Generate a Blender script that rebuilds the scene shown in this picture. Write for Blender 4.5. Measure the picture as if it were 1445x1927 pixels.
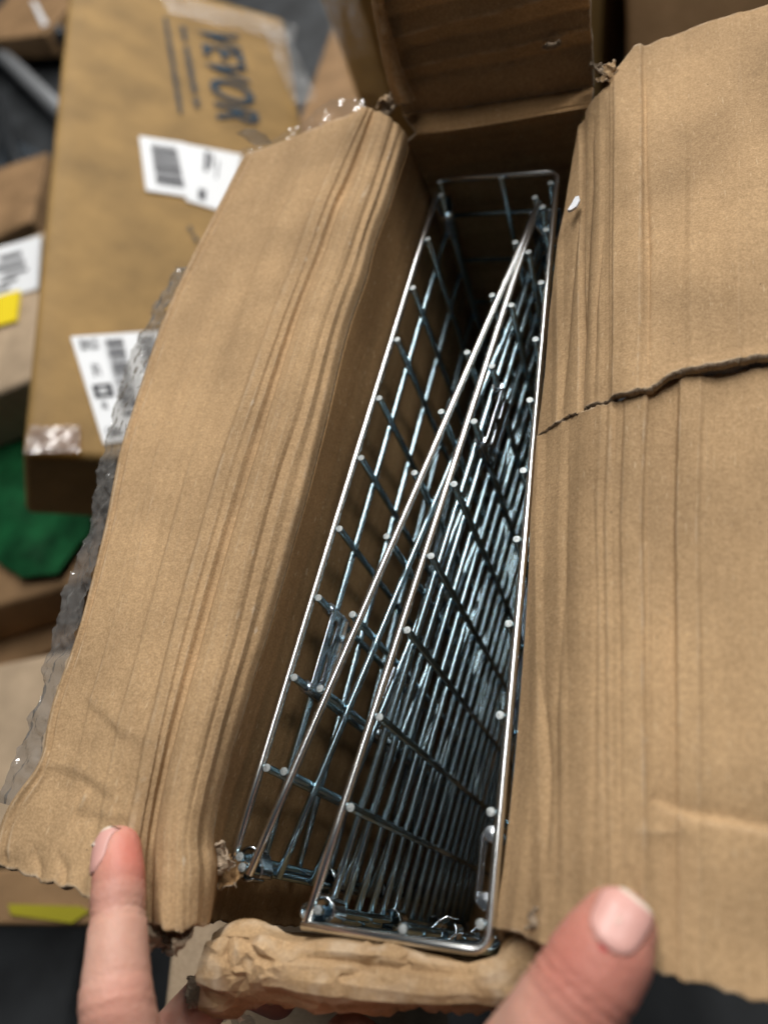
import bpy, bmesh, math, random
import numpy as np
from mathutils import Vector, Matrix, noise as mnoise
from mathutils.bvhtree import BVHTree

# ------------------------------------------------------------------ clear
for o in list(bpy.data.objects):
    bpy.data.objects.remove(o, do_unlink=True)
sc = bpy.context.scene
C = sc.collection
random.seed(7)

# ------------------------------------------------------------------ camera
# The lens was recovered from the vanishing point of the upright wires and the
# even spacing of the wire grid: camera 0.24 m above the tops of the wire panels.
F_PX, CX, CY, CAM_H = 1447.0, 722.5, 963.5, 0.24
ROT = np.array([[0.9416, -0.0021, 0.3367],
                [0.1629, 0.8780, -0.4501],
                [-0.2946, 0.4787, 0.8271]])
_u, _s, _v = np.linalg.svd(ROT)
ROT = _u @ _v
cam_data = bpy.data.cameras.new("camera")
cam = bpy.data.objects.new("camera", cam_data)
C.objects.link(cam)
M4 = Matrix([[*ROT[0], 0], [*ROT[1], 0], [*ROT[2], CAM_H], [0, 0, 0, 1]])
cam.matrix_world = M4
cam_data.sensor_fit = 'HORIZONTAL'
cam_data.sensor_width = 36.0
cam_data.lens = 36.0 * F_PX / 1445.0
cam_data.clip_start = 0.01
cam_data.clip_end = 60.0
cam_data.dof.use_dof = True
cam_data.dof.focus_distance = 0.272
cam_data.dof.aperture_fstop = 36.0 / 5.0
sc.camera = cam
sc.render.resolution_x, sc.render.resolution_y = 767, 1024

# ------------------------------------------------------------------ world (dim warehouse air)
w = bpy.data.worlds.new("World"); sc.world = w; w.use_nodes = True
wb = w.node_tree.nodes['Background']
wb.inputs[0].default_value = (0.80, 0.90, 1.0, 1)
wb.inputs[1].default_value = 0.032

# ------------------------------------------------------------------ lamps (ceiling fixtures and one added fill)
def area(name, loc, target, sx, sy, power, col):
    l = bpy.data.lights.new(name, 'AREA'); l.shape = 'RECTANGLE'; l.size = sx; l.size_y = sy
    l.energy = power; l.color = col
    o = bpy.data.objects.new(name, l); C.objects.link(o); o.location = loc
    o.rotation_euler = (Vector(target) - Vector(loc)).to_track_quat('-Z', 'Y').to_euler()
    return o
# two parallel rows of tube fittings running the length of the aisle, and a distant one
area("ceiling_tube", (-0.38, 1.95, 2.00), (-0.32, 1.45, 0), 0.14, 3.2, 88, (1.0, 0.97, 0.93))
area("ceiling_tube", (1.25, 1.75, 2.10), (1.00, 1.35, 0), 0.14, 3.0, 13, (0.97, 0.98, 1.0))
area("added_fill", (0.62, 0.85, 1.15), (0.02, 0.3, 0), 0.3, 0.16, 5, (1.0, 0.98, 0.94))  # added light to brighten the upper right flap, not a known fitting
area("ceiling_lamp", (0.1, 5.2, 1.9), (-0.2, 0.6, -0.2), 2.2, 0.5, 30, (1.0, 0.98, 0.95))

vs = sc.view_settings
vs.view_transform = 'Standard'; vs.look = 'None'; vs.gamma = 1.0; vs.use_curve_mapping = False
vs.exposure = 0.0

# ------------------------------------------------------------------ helpers
def U(px, py, z=0.0):
    """point seen at photograph pixel (px, py) and standing at height z"""
    r = ROT @ np.array([px - CX, -(py - CY), -F_PX])
    t = (z - CAM_H) / r[2]
    return np.array([0, 0, CAM_H]) + r * t

def V(a): return Vector((float(a[0]), float(a[1]), float(a[2])))

def link(o, parent=None):
    C.objects.link(o)
    if parent is not None: o.parent = parent
    return o

def thing(name, label, cat, loc=(0, 0, 0), group=None):
    o = bpy.data.objects.new(name, None); o.empty_display_size = 0.02
    C.objects.link(o)
    o['label'] = label; o['category'] = cat
    if group: o['group'] = group
    return o

def tag(o, label, cat, group=None):
    o['label'] = label; o['category'] = cat
    if group: o['group'] = group
    return o

def mesh_obj(name, verts, faces, mats, parent=None, smooth=True):
    me = bpy.data.meshes.new(name)
    me.from_pydata([tuple(map(float, v)) for v in verts], [], [tuple(map(int, f)) for f in faces])
    if not isinstance(mats, (list, tuple)): mats = [mats]
    for m in mats: me.materials.append(m)
    if smooth: me.polygons.foreach_set('use_smooth', [True] * len(me.polygons))
    me.update()
    return link(bpy.data.objects.new(name, me), parent)

# vectorised value-gradient noise -------------------------------------------------
_rng = np.random.RandomState(3)
_perm = _rng.permutation(256); _perm = np.concatenate([_perm, _perm, _perm])
_grad = _rng.normal(size=(256, 3)); _grad /= np.linalg.norm(_grad, axis=1)[:, None]
def pn(p):
    p = np.asarray(p, float); i = np.floor(p).astype(int); f = p - i; i = i & 255
    u = f * f * f * (f * (f * 6 - 15) + 10)
    out = 0
    for dx in (0, 1):
        for dy in (0, 1):
            for dz in (0, 1):
                h = _perm[_perm[_perm[i[..., 0] + dx] + i[..., 1] + dy] + i[..., 2] + dz]
                g = _grad[h]
                d = f - np.array([dx, dy, dz])
                n = (g * d).sum(-1)
                wx = u[..., 0] if dx else 1 - u[..., 0]
                wy = u[..., 1] if dy else 1 - u[..., 1]
                wz = u[..., 2] if dz else 1 - u[..., 2]
                out = out + n * wx * wy * wz
    return out
def fbm(p, oct=3):
    s, a = 0, 1.0
    for k in range(oct):
        s = s + a * pn(np.asarray(p) * 2 ** k + 17.3 * k); a *= .5
    return s
def ridged(p, oct=2):
    s, a = 0, 1.0
    for k in range(oct):
        s = s + a * (0.35 - np.abs(pn(np.asarray(p) * 2 ** k + 9.1 * k))); a *= .5
    return s

_rot3 = np.linalg.qr(np.random.RandomState(11).normal(size=(3, 3)))[0]
_val = np.random.RandomState(5).uniform(-1, 1, 256)
def crumple(p, oct=2):
    """piecewise-linear noise: flat facets meeting in sharp folds, like crushed paper"""
    p = np.asarray(p, float); s, a = 0, 1.0
    for k in range(oct):
        p = p @ _rot3; q = p * 1.9 ** k + 13.7 * k
        i = np.floor(q).astype(int); f = q - i; i = i & 255
        out = 0
        for dx in (0, 1):
            for dy in (0, 1):
                for dz in (0, 1):
                    h = _val[_perm[_perm[_perm[i[..., 0] + dx] + i[..., 1] + dy] + i[..., 2] + dz]]
                    out = out + h * (f[..., 0] if dx else 1 - f[..., 0]) * (f[..., 1] if dy else 1 - f[..., 1]) * (f[..., 2] if dz else 1 - f[..., 2])
        s = s + a * out; a *= .5
    return s
def to_px(g):
    c = (g - np.array([0, 0, CAM_H])) @ ROT
    return CX + F_PX * c[..., 0] / -c[..., 2], CY - F_PX * c[..., 1] / -c[..., 2]

def resample(pts, n):
    pts = np.asarray(pts, float)
    # Catmull-Rom through the points, then even arc length
    P = np.vstack([2 * pts[0] - pts[1], pts, 2 * pts[-1] - pts[-2]])
    out = []
    for i in range(1, len(P) - 2):
        for t in np.linspace(0, 1, 24, endpoint=False):
            a, b, c, d = P[i - 1], P[i], P[i + 1], P[i + 2]
            out.append(.5 * ((2 * b) + (-a + c) * t + (2 * a - 5 * b + 4 * c - d) * t * t + (-a + 3 * b - 3 * c + d) * t ** 3))
    out.append(P[-2]); out = np.array(out)
    L = np.concatenate([[0], np.cumsum(np.linalg.norm(np.diff(out, axis=0), axis=1))])
    s = np.linspace(0, L[-1], n)
    return np.stack([np.interp(s, L, out[:, k]) for k in range(3)], 1)

def loft(lines, nt, ns):
    """lines: list of world polylines running the same way; returns (nt, S, 3) grid"""
    R = [resample(l, nt) for l in lines]
    cols = []
    for i in range(len(R) - 1):
        m = ns[i] if isinstance(ns, (list, tuple)) else ns
        for k in range(m):
            t = k / m
            cols.append(R[i] * (1 - t) + R[i + 1] * t)
    cols.append(R[-1])
    return np.stack(cols, 1)

def smooth_cols(g, it):
    g = g.copy()
    for _ in range(it):
        g[:, 1:-1] = g[:, 1:-1] * .5 + (g[:, :-2] + g[:, 2:]) * .25
    return g
def smooth_rows(g, it):
    g = g.copy()
    for _ in range(it):
        g[1:-1] = g[1:-1] * .5 + (g[:-2] + g[2:]) * .25
    return g

def normals(g):
    du = np.gradient(g, axis=0); dv = np.gradient(g, axis=1)
    n = np.cross(du, dv); n /= (np.linalg.norm(n, axis=2, keepdims=True) + 1e-12)
    return n

def dist_poly(g, poly):
    """signed-less distance in xy from grid points to a polyline, plus position along it 0..1"""
    best = np.full(g.shape[:2], 1e9); along = np.zeros(g.shape[:2]); side = np.zeros(g.shape[:2])
    n = len(poly) - 1
    for i in range(n):
        a = np.array(poly[i][:2]); b = np.array(poly[i + 1][:2]); d = b - a
        q = g[..., :2] - a
        t = np.clip((q @ d) / (d @ d), 0, 1)
        r = q - t[..., None] * d
        dd = np.linalg.norm(r, axis=-1)
        m = dd < best
        best = np.where(m, dd, best); along = np.where(m, (i + t) / n, along)
        side = np.where(m, np.sign(d[0] * q[..., 1] - d[1] * q[..., 0]), side)
    return best, along, side

def crease(g, px_poly, z, depth, width, step=0.0, fade=True):
    """valley (depth<0) or ridge (depth>0) along a line on the sheet"""
    poly = [U(x, y, z) for x, y in px_poly]
    d, al, sd = dist_poly(g, poly)
    wv = np.exp(-d / width)
    env = np.sin(np.clip(al, 0, 1) * math.pi) ** .5 if fade else 1.0
    depth *= 1.25; step *= 1.3
    wob = 1 + .5 * pn(g * np.array([60., 25., 40.]) + 31.7)
    out = depth * wv * env * wob
    if step: out = out + step * sd * np.tanh(d / .0009) * np.exp(-d / (width * 3)) * env
    return out

def grid_obj(name, g, mat, parent=None, thick=0.0, c0=0, c1=None, mask=None, offset=-1, bevel=0):
    c1 = g.shape[1] if c1 is None else c1
    g = g[:, c0:c1]
    nt, S = g.shape[:2]
    idx = np.arange(nt * S).reshape(nt, S)
    f = np.stack([idx[:-1, :-1], idx[:-1, 1:], idx[1:, 1:], idx[1:, :-1]], -1)
    if mask is not None: f = f[mask[:, c0:c1 - 1]]
    f = f.reshape(-1, 4)
    me = bpy.data.meshes.new(name)
    me.vertices.add(nt * S); me.vertices.foreach_set('co', g.reshape(-1).astype(np.float32))
    me.loops.add(len(f) * 4); me.loops.foreach_set('vertex_index', f.reshape(-1).astype(np.int32))
    me.polygons.add(len(f)); me.polygons.foreach_set('loop_start', np.arange(0, len(f) * 4, 4, dtype=np.int32))
    me.polygons.foreach_set('use_smooth', np.ones(len(f), bool))
    me.update(calc_edges=True); me.validate()
    if isinstance(mat, (list, tuple)):
        for m in mat: me.materials.append(m)
    else: me.materials.append(mat)
    o = link(bpy.data.objects.new(name, me), parent)
    if thick:
        s = o.modifiers.new('thickness', 'SOLIDIFY'); s.thickness = thick; s.offset = offset
        if isinstance(mat, (list, tuple)) and len(mat) > 1: s.material_offset_rim = 1
    return o

# ------------------------------------------------------------------ materials
def newmat(name):
    m = bpy.data.materials.new(name); m.use_nodes = True
    nt = m.node_tree; return m, nt, nt.nodes['Principled BSDF']
def nd(nt, t, **kw):
    n = nt.nodes.new(t)
    for k, v in kw.items(): setattr(n, k, v)
    return n
def ramp(nt, stops):
    r = nd(nt, 'ShaderNodeValToRGB'); e = r.color_ramp.elements
    while len(e) < len(stops): e.new(.5)
    for i, (p, c) in enumerate(stops): e[i].position = p; e[i].color = (*c, 1)
    return r
def mixc(nt, a, b, fac, mode='MIX'):
    m = nd(nt, 'ShaderNodeMix', data_type='RGBA', blend_type=mode)
    for s, v in ((0, fac), (6, a), (7, b)):
        if hasattr(v, 'is_linked') or hasattr(v, 'links'): nt.links.new(v, m.inputs[s])
        elif s == 0: m.inputs[0].default_value = v
        else: m.inputs[s].default_value = (*v, 1)
    return m.outputs[2]

def cardboard(name, base=(0.40, 0.265, 0.14), var=0.25, flute=None, rough=0.85, bump=0.22, gloss=0.15, scale=1.0, specks=True):
    m, nt, b = newmat(name); L = nt.links
    tc = nd(nt, 'ShaderNodeTexCoord')
    co = tc.outputs['Object']
    n1 = nd(nt, 'ShaderNodeTexNoise'); n1.inputs['Scale'].default_value = 22 * scale; n1.inputs['Detail'].default_value = 4
    n2 = nd(nt, 'ShaderNodeTexNoise'); n2.inputs['Scale'].default_value = 1350 * scale; n2.inputs['Detail'].default_value = 3
    n3 = nd(nt, 'ShaderNodeTexNoise'); n3.inputs['Scale'].default_value = 520 * scale; n3.inputs['Detail'].default_value = 2
    for n in (n1, n2, n3): L.new(co, n.inputs['Vector'])
    dk = tuple(c * (1 - var) for c in base); lt = tuple(min(1, c * (1 + var * .7)) for c in base)
    r1 = ramp(nt, [(.3, dk), (.7, lt)]); L.new(n1.outputs[0], r1.inputs[0])
    g2 = ramp(nt, [(.30, (.46, .43, .40)), (.52, (.98, .98, .98)), (.72, (1.5, 1.52, 1.56))]); L.new(n2.outputs[0], g2.inputs[0])
    col = mixc(nt, r1.outputs[0], g2.outputs[0], .34, 'MULTIPLY')
    g3 = ramp(nt, [(.35, (.86, .84, .80)), (.65, (1.1, 1.1, 1.1))]); L.new(n3.outputs[0], g3.inputs[0])
    col = mixc(nt, col, g3.outputs[0], .45, 'MULTIPLY')
    if specks:
        vo = nd(nt, 'ShaderNodeTexVoronoi'); vo.inputs['Scale'].default_value = 230 * scale; L.new(co, vo.inputs['Vector'])
        sp = ramp(nt, [(.03, (1, 1, 1)), (.075, (0, 0, 0))]); L.new(vo.outputs['Distance'], sp.inputs[0])
        pick = nd(nt, 'ShaderNodeSeparateColor'); L.new(vo.outputs['Color'], pick.inputs[0])
        gt = nd(nt, 'ShaderNodeMath', operation='GREATER_THAN'); gt.inputs[1].default_value = .86; L.new(pick.outputs[0], gt.inputs[0])
        mu = nd(nt, 'ShaderNodeMath', operation='MULTIPLY'); L.new(sp.outputs[0], mu.inputs[0]); L.new(gt.outputs[0], mu.inputs[1])
        col = mixc(nt, col, (.05, .035, .02), mu.outputs[0])
        # pale fibres
        mp = nd(nt, 'ShaderNodeMapping'); mp.inputs['Scale'].default_value = (1400 * scale, 240 * scale, 700 * scale); mp.inputs['Rotation'].default_value = (0, 0, .5)
        L.new(co, mp.inputs[0])
        nf = nd(nt, 'ShaderNodeTexNoise'); nf.inputs['Scale'].default_value = 1.0; nf.inputs['Detail'].default_value = 1; L.new(mp.outputs[0], nf.inputs['Vector'])
        fr = ramp(nt, [(.68, (0, 0, 0)), (.76, (1, 1, 1))]); L.new(nf.outputs[0], fr.inputs[0])
        ml = nd(nt, 'ShaderNodeMath', operation='MULTIPLY'); ml.inputs[1].default_value = .4; L.new(fr.outputs[0], ml.inputs[0])
        col = mixc(nt, col, (.66, .50, .32), ml.outputs[0])
    L.new(col, b.inputs['Base Color'])
    b.inputs['Roughness'].default_value = rough
    b.inputs['Specular IOR Level'].default_value = gloss
    # relief: paper tooth and flutes telegraphing through
    bp = nd(nt, 'ShaderNodeBump'); bp.inputs['Strength'].default_value = bump; bp.inputs['Distance'].default_value = .0006
    L.new(n2.outputs[0], bp.inputs['Height'])
    last = bp
    bp3 = nd(nt, 'ShaderNodeBump'); bp3.inputs['Strength'].default_value = bump * .5; bp3.inputs['Distance'].default_value = .0015
    L.new(n3.outputs[0], bp3.inputs['Height']); L.new(last.outputs[0], bp3.inputs['Normal']); last = bp3
    if flute:
        mp = nd(nt, 'ShaderNodeMapping'); mp.inputs['Rotation'].default_value = (0, 0, flute[1])
        L.new(co, mp.inputs[0])
        wv = nd(nt, 'ShaderNodeTexWave'); wv.wave_type = 'BANDS'; wv.bands_direction = 'X'
        wv.inputs['Scale'].default_value = flute[0]; wv.inputs['Distortion'].default_value = 2.2; wv.inputs['Detail'].default_value = 2
        wv.inputs['Detail Scale'].default_value = .5
        L.new(mp.outputs[0], wv.inputs['Vector'])
        b2 = nd(nt, 'ShaderNodeBump'); b2.inputs['Strength'].default_value = flute[2]; b2.inputs['Distance'].default_value = .0015
        L.new(wv.outputs[0], b2.inputs['Height']); L.new(last.outputs[0], b2.inputs['Normal']); last = b2
    L.new(last.outputs[0], b.inputs['Normal'])
    return m

def plain(name, col, rough=.6, metal=0.0, spec=.4, noise_amt=0.0, nscale=60):
    m, nt, b = newmat(name)
    b.inputs['Roughness'].default_value = rough; b.inputs['Metallic'].default_value = metal
    b.inputs['Specular IOR Level'].default_value = spec
    if noise_amt:
        tc = nd(nt, 'ShaderNodeTexCoord')
        n = nd(nt, 'ShaderNodeTexNoise'); n.inputs['Scale'].default_value = nscale; n.inputs['Detail'].default_value = 5
        nt.links.new(tc.outputs['Object'], n.inputs['Vector'])
        r = ramp(nt, [(.3, tuple(c * (1 - noise_amt) for c in col)), (.7, tuple(min(1, c * (1 + noise_amt)) for c in col))])
        nt.links.new(n.outputs[0], r.inputs[0]); nt.links.new(r.outputs[0], b.inputs['Base Color'])
    else: b.inputs['Base Color'].default_value = (*col, 1)
    return m

KRAFT = cardboard('kraft_liner', base=(0.450, 0.300, 0.163), flute=(48, 0, .12))
KRAFT_X = cardboard('kraft_liner_cross', base=(0.450, 0.300, 0.163), flute=(48, math.pi / 2, .12))
KRAFT_WALL = cardboard('kraft_wall', base=(0.34, 0.205, 0.095), flute=(30, 0, .2))  # inner walls coloured darker than the flaps to deepen the shade inside
def scuff(m):
    """raised folds rubbed paler where the paper has been handled"""
    nt = m.node_tree; b = nt.nodes['Principled BSDF']; L = nt.links
    src = b.inputs['Base Color'].links[0].from_socket
    ge = nd(nt, 'ShaderNodeNewGeometry')
    r = ramp(nt, [(.505, (0, 0, 0)), (.56, (1, 1, 1))]); L.new(ge.outputs['Pointiness'], r.inputs[0])
    tc = nd(nt, 'ShaderNodeTexCoord'); n = nd(nt, 'ShaderNodeTexNoise'); n.inputs['Scale'].default_value = 160; n.inputs['Detail'].default_value = 3; L.new(tc.outputs['Object'], n.inputs['Vector'])
    r2 = ramp(nt, [(.40, (0, 0, 0)), (.66, (.75, .75, .75))]); L.new(n.outputs[0], r2.inputs[0])
    mu = nd(nt, 'ShaderNodeMath', operation='MULTIPLY'); L.new(r.outputs[0], mu.inputs[0]); L.new(r2.outputs[0], mu.inputs[1])
    L.new(mixc(nt, src, (.58, .46, .33), mu.outputs[0]), b.inputs['Base Color'])
scuff(KRAFT); scuff(KRAFT_X)
def streaks(m, along, amt=.4):
    nt = m.node_tree; b = nt.nodes['Principled BSDF']; L = nt.links
    src = b.inputs['Base Color'].links[0].from_socket
    tc = nd(nt, 'ShaderNodeTexCoord'); mp = nd(nt, 'ShaderNodeMapping'); mp.inputs['Scale'].default_value = along; L.new(tc.outputs['Object'], mp.inputs[0])
    n = nd(nt, 'ShaderNodeTexNoise'); n.inputs['Scale'].default_value = 1; n.inputs['Detail'].default_value = 3; L.new(mp.outputs[0], n.inputs['Vector'])
    r = ramp(nt, [(.36, (.50, .47, .44)), (.62, (1.05, 1.05, 1.05))]); L.new(n.outputs[0], r.inputs[0])
    L.new(mixc(nt, src, r.outputs[0], amt, 'MULTIPLY'), b.inputs['Base Color'])
KRAFT_SIDE = cardboard('kraft_wall_side', base=(0.34, 0.205, 0.095)); streaks(KRAFT_SIDE, (150, 6, 150))  # side walls carry the same shade-darkened interior colour
streaks(KRAFT_WALL, (6, 150, 150)); streaks(KRAFT, (75, 5, 75), .15); streaks(KRAFT_X, (5, 75, 75), .2)
KRAFT_EDGE = cardboard('kraft_torn_edge', base=(0.36, 0.28, 0.20), bump=.9, specks=False)
KRAFT_PLY = cardboard('kraft_inner_ply', base=(0.30, 0.27, 0.24), bump=.9, specks=False)
KRAFT_BG = cardboard('kraft_background', base=(0.30, 0.186, 0.066), bump=.05, rough=.6, gloss=.2, specks=False)
KRAFT_BG2 = cardboard('kraft_background_brown', base=(0.30, 0.185, 0.095), bump=.05, rough=.6, specks=False)
KRAFT_BG3 = cardboard('kraft_background_pale', base=(0.46, 0.35, 0.24), bump=.05, rough=.6, specks=False)

# zinc plated wire: bluish clear passivate on drawn wire
def zinc(name, col, rough):
    m, nt, b = newmat(name); L = nt.links
    b.inputs['Metallic'].default_value = 1.0
    tc = nd(nt, 'ShaderNodeTexCoord')
    n = nd(nt, 'ShaderNodeTexNoise'); n.inputs['Scale'].default_value = 25; n.inputs['Detail'].default_value = 2; L.new(tc.outputs['Object'], n.inputs['Vector'])
    r = ramp(nt, [(.3, tuple(c * .92 for c in col)), (.7, tuple(min(1, c * 1.06) for c in col))]); L.new(n.outputs[0], r.inputs[0])
    L.new(r.outputs[0], b.inputs['Base Color'])
    rr = nd(nt, 'ShaderNodeMapRange'); rr.inputs['To Min'].default_value = rough * .97; rr.inputs['To Max'].default_value = rough * 1.03
    n2 = nd(nt, 'ShaderNodeTexNoise'); n2.inputs['Scale'].default_value = 600; L.new(tc.outputs['Object'], n2.inputs['Vector'])
    L.new(n2.outputs[0], rr.inputs['Value']); L.new(rr.outputs[0], b.inputs['Roughness'])
    bp = nd(nt, 'ShaderNodeBump'); bp.inputs['Strength'].default_value = .03; bp.inputs['Distance'].default_value = .0003
    return m
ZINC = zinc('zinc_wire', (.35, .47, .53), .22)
ZINC_TOP = zinc('zinc_wire_lit', (.74, .75, .74), .24)  # top rods paler than deeper wire: light and shade put into one coat
ZINC_CUT = plain('cut_wire_end', (.27, .29, .29), rough=.5, metal=.85, noise_amt=.4, nscale=1400)
CLIP = zinc('clip_steel', (.50, .54, .58), .16)

def clear_film(name, tint=(.97, .95, .92), a=.16, g=.13):
    m, nt, b = newmat(name); L = nt.links
    out = nt.nodes['Material Output']
    tr = nd(nt, 'ShaderNodeBsdfTransparent'); tr.inputs[0].default_value = (*tint, 1)
    gl = nd(nt, 'ShaderNodeBsdfGlossy'); gl.inputs['Roughness'].default_value = .16
    df = nd(nt, 'ShaderNodeBsdfDiffuse'); df.inputs[0].default_value = (.80, .78, .74, 1)
    tl = nd(nt, 'ShaderNodeBsdfTranslucent'); tl.inputs[0].default_value = (.80, .78, .74, 1)
    dt = nd(nt, 'ShaderNodeMixShader'); dt.inputs[0].default_value = .4; L.new(df.outputs[0], dt.inputs[1]); L.new(tl.outputs[0], dt.inputs[2])
    tc = nd(nt, 'ShaderNodeTexCoord')
    n = nd(nt, 'ShaderNodeTexNoise'); n.inputs['Scale'].default_value = 110; n.inputs['Detail'].default_value = 4; L.new(tc.outputs['Object'], n.inputs['Vector'])
    bp = nd(nt, 'ShaderNodeBump'); bp.inputs['Strength'].default_value = .6; bp.inputs['Distance'].default_value = .003; L.new(n.outputs[0], bp.inputs['Height'])
    L.new(bp.outputs[0], gl.inputs['Normal'])
    m1 = nd(nt, 'ShaderNodeMixShader'); m1.inputs[0].default_value = a; L.new(tr.outputs[0], m1.inputs[1]); L.new(dt.outputs[0], m1.inputs[2])
    m2 = nd(nt, 'ShaderNodeMixShader'); m2.inputs[0].default_value = g; L.new(m1.outputs[0], m2.inputs[1]); L.new(gl.outputs[0], m2.inputs[2])
    L.new(m2.outputs[0], out.inputs[0])
    return m
FILM = clear_film('clear_packing_tape', a=.06, g=.14)
FILM_EDGE = clear_film('crinkled_packing_tape', (.95, .93, .90), .22, .34)
FILM_AMBER = clear_film('amber_tape', (.85, .62, .30), .25)
WHITE = plain('white_label_paper', (.80, .82, .84), rough=.5)
INK = plain('black_ink', (.03, .03, .035), rough=.9, spec=.1)
INK_GREY = plain('grey_thermal_ink', (.10, .10, .11), rough=.9, spec=.1)
INK_BLUE = plain('blue_grey_ink', (.045, .068, .09), rough=.9, spec=.1)
YELLOW = plain('yellow_label_paper', (.85, .66, .02), rough=.5)
GREEN = plain('green_label_film', (.006, .062, .020), rough=.35, noise_amt=.5, nscale=40)  # green lowered to stand for the shade the label lies in

# ------------------------------------------------------------------ the floor
fl_mat = plain('concrete', (.030, .033, .036), rough=.6, noise_amt=.45, nscale=14)
bm = bmesh.new()
bmesh.ops.create_grid(bm, x_segments=2, y_segments=2, size=15)
me = bpy.data.meshes.new('floor'); bm.to_mesh(me); bm.free(); me.materials.append(fl_mat)
floor = link(bpy.data.objects.new('floor', me)); floor.location = (0, 0, -.48); floor['kind'] = 'structure'

# ================================================================== THE OPENED BOX
box = thing('cardboard_box', 'opened brown cardboard box with torn crumpled flaps holding folded wire panels', 'cardboard box')

def paper(g, amp=.0006, along_y=True):
    """small unevenness of worn corrugated board, stretched along the flutes"""
    if along_y: q = g * np.array([95., 7., 60.])
    else: q = g * np.array([7., 95., 60.])
    return amp * (.7 * fbm(q, 2) + .25 * ridged(q * 1.7 + 5, 1)) + amp * .9 * fbm(g * 38, 3)

BOT = -.27
def line(pts): return [U(*p) for p in pts]

# ---- left side: flap (outer edge -> groove) and wall (groove -> lip -> down) ----
L0PX = [(-14, 1628, .016), (10, 1530, .016), (70, 1440, .017), (97, 1330, .017), (150, 1175, .018), (195, 1000, .019), (232, 830, .019), (300, 620, .020), (352, 500, .021), (400, 405, .022), (458, 292, .024)]
La = line([(120, 1672, .021), (140, 1560, .022), (190, 1350, .023), (235, 1180, .023), (285, 990, .024), (335, 800, .024), (390, 640, .025), (440, 500, .025), (500, 390, .026), (565, 252, .028)])
Lb = line([(245, 1712, .022), (240, 1620, .023), (262, 1500, .024), (297, 1340, .024), (345, 1150, .025), (390, 990, .026), (424, 870, .026), (470, 740, .027), (520, 600, .028), (570, 470, .028), (600, 385, .029), (640, 290, .030), (683, 205, .031)])
Lc = line([(279, 1738, .017), (278, 1625, .0185), (291, 1521, .020), (331, 1349, .0215), (379, 1173, .0225), (425, 1009, .0235), (463, 884, .024), (499, 769, .0245), (557, 590, .025), (599, 483, .0255), (632, 388, .026), (653, 344, .026), (678, 280, .027), (703, 206, .028)])
Ld = line([(318, 1752, .020), (318, 1640, .0225), (325, 1540, .0235), (366, 1370, .024), (416, 1180, .025), (459, 1020, .026), (496, 890, .026), (530, 770, .027), (582, 600, .028), (626, 490, .028), (655, 405, .029), (683, 330, .029), (705, 270, .029), (722, 214, .030)])
Le = line([(352, 1750, .017), (355, 1640, .020), (358, 1545, .021), (400, 1370, .021), (452, 1190, .022), (492, 1020, .023), (528, 890, .023), (568, 770, .024), (615, 605, .025), (655, 495, .025), (680, 420, .026), (706, 345, .026), (727, 280, .026), (742, 230, .026)])
Lf = line([(384, 1738, .008), (392, 1640, .011), (389, 1547, .013), (455, 1300, .015), (487, 1198, .016), (553, 969, .018), (592, 820, .019), (641, 615, .020), (677, 514, .021), (694, 444, .022), (719, 377, .022), (742, 307, .022), (760, 249, .022)])
nearx, farx = -.1335, -.1085
def wall_line(z, off=0.0): return [np.array([nearx + (farx - nearx) * t + off + .002 * math.sin(t * 3.1), -.013 + .337 * t, z]) for t in np.linspace(0, 1, 8)]
Lg = wall_line(-.012, -.0015); Lh = wall_line(-.05); Li = wall_line(BOT, .004)
NT = 420
L0 = [p * np.array([1, 1, 1]) for p in line([(x, y, z + .005) for x, y, z in L0PX])]
gl = loft([L0, La, Lb, Lc, Ld, Le, Lf, Lg, Lh, Li], NT, [68, 52, 28, 24, 24, 24, 28, 28, 60])
gl = smooth_cols(gl, 1)
nL = normals(gl)
if nL[NT // 2, 20, 2] < 0: nL = -nL
d = paper(gl, .0003)
cols = np.arange(gl.shape[1])[None, :] / 2
ridge_zone = np.clip((cols - 55) / 12, 0, 1) * np.clip((128 - cols) / 20, 0, 1)
warp = gl + .002 * np.stack([fbm(gl * 22 + 4, 2), fbm(gl * 22 + 40, 2) * 0, fbm(gl * 22 + 80, 2) * 0], -1)
d = d + ridge_zone * .0003 * crumple(gl * np.array([75., 11., 60.]), 2)
d = d + ridge_zone * .0005 * ridged(warp * np.array([70., 3.5, 40.]), 2)
# pleats of the crushed fold: flat strips stepping down to the wall
cw = cols + .7 * fbm(gl * np.array([8., 9., 8.]), 2) * np.clip(cols / 40, 0, 1)
d = d + np.interp(cw, [0, 2.5, 4.5, 7, 9, 24, 25.5, 30, 32, 38, 43, 45, 49.5, 52, 57, 59.5, 65, 67, 71, 73, 75.5, 79, 84, 86.5, 91, 94.5, 97.5, 102, 106, 112, 118, 124, 130],
                      [0, .0010, -.0003, .0007, 0, 0, .0004, .0004, .0000, 0, .0000, .0009, .0008, .0001, .0001, .0015, .0017, .0009, .0012, .0002, -.0013, .0004, .0009, -.0002, .0010, .0008, -.0002, .0010, .0002, .0008, -.0002, .0004, 0]) * 1.1 * (.85 + .5 * fbm(gl * np.array([5., 14., 5.]) + 7, 2))
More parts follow.
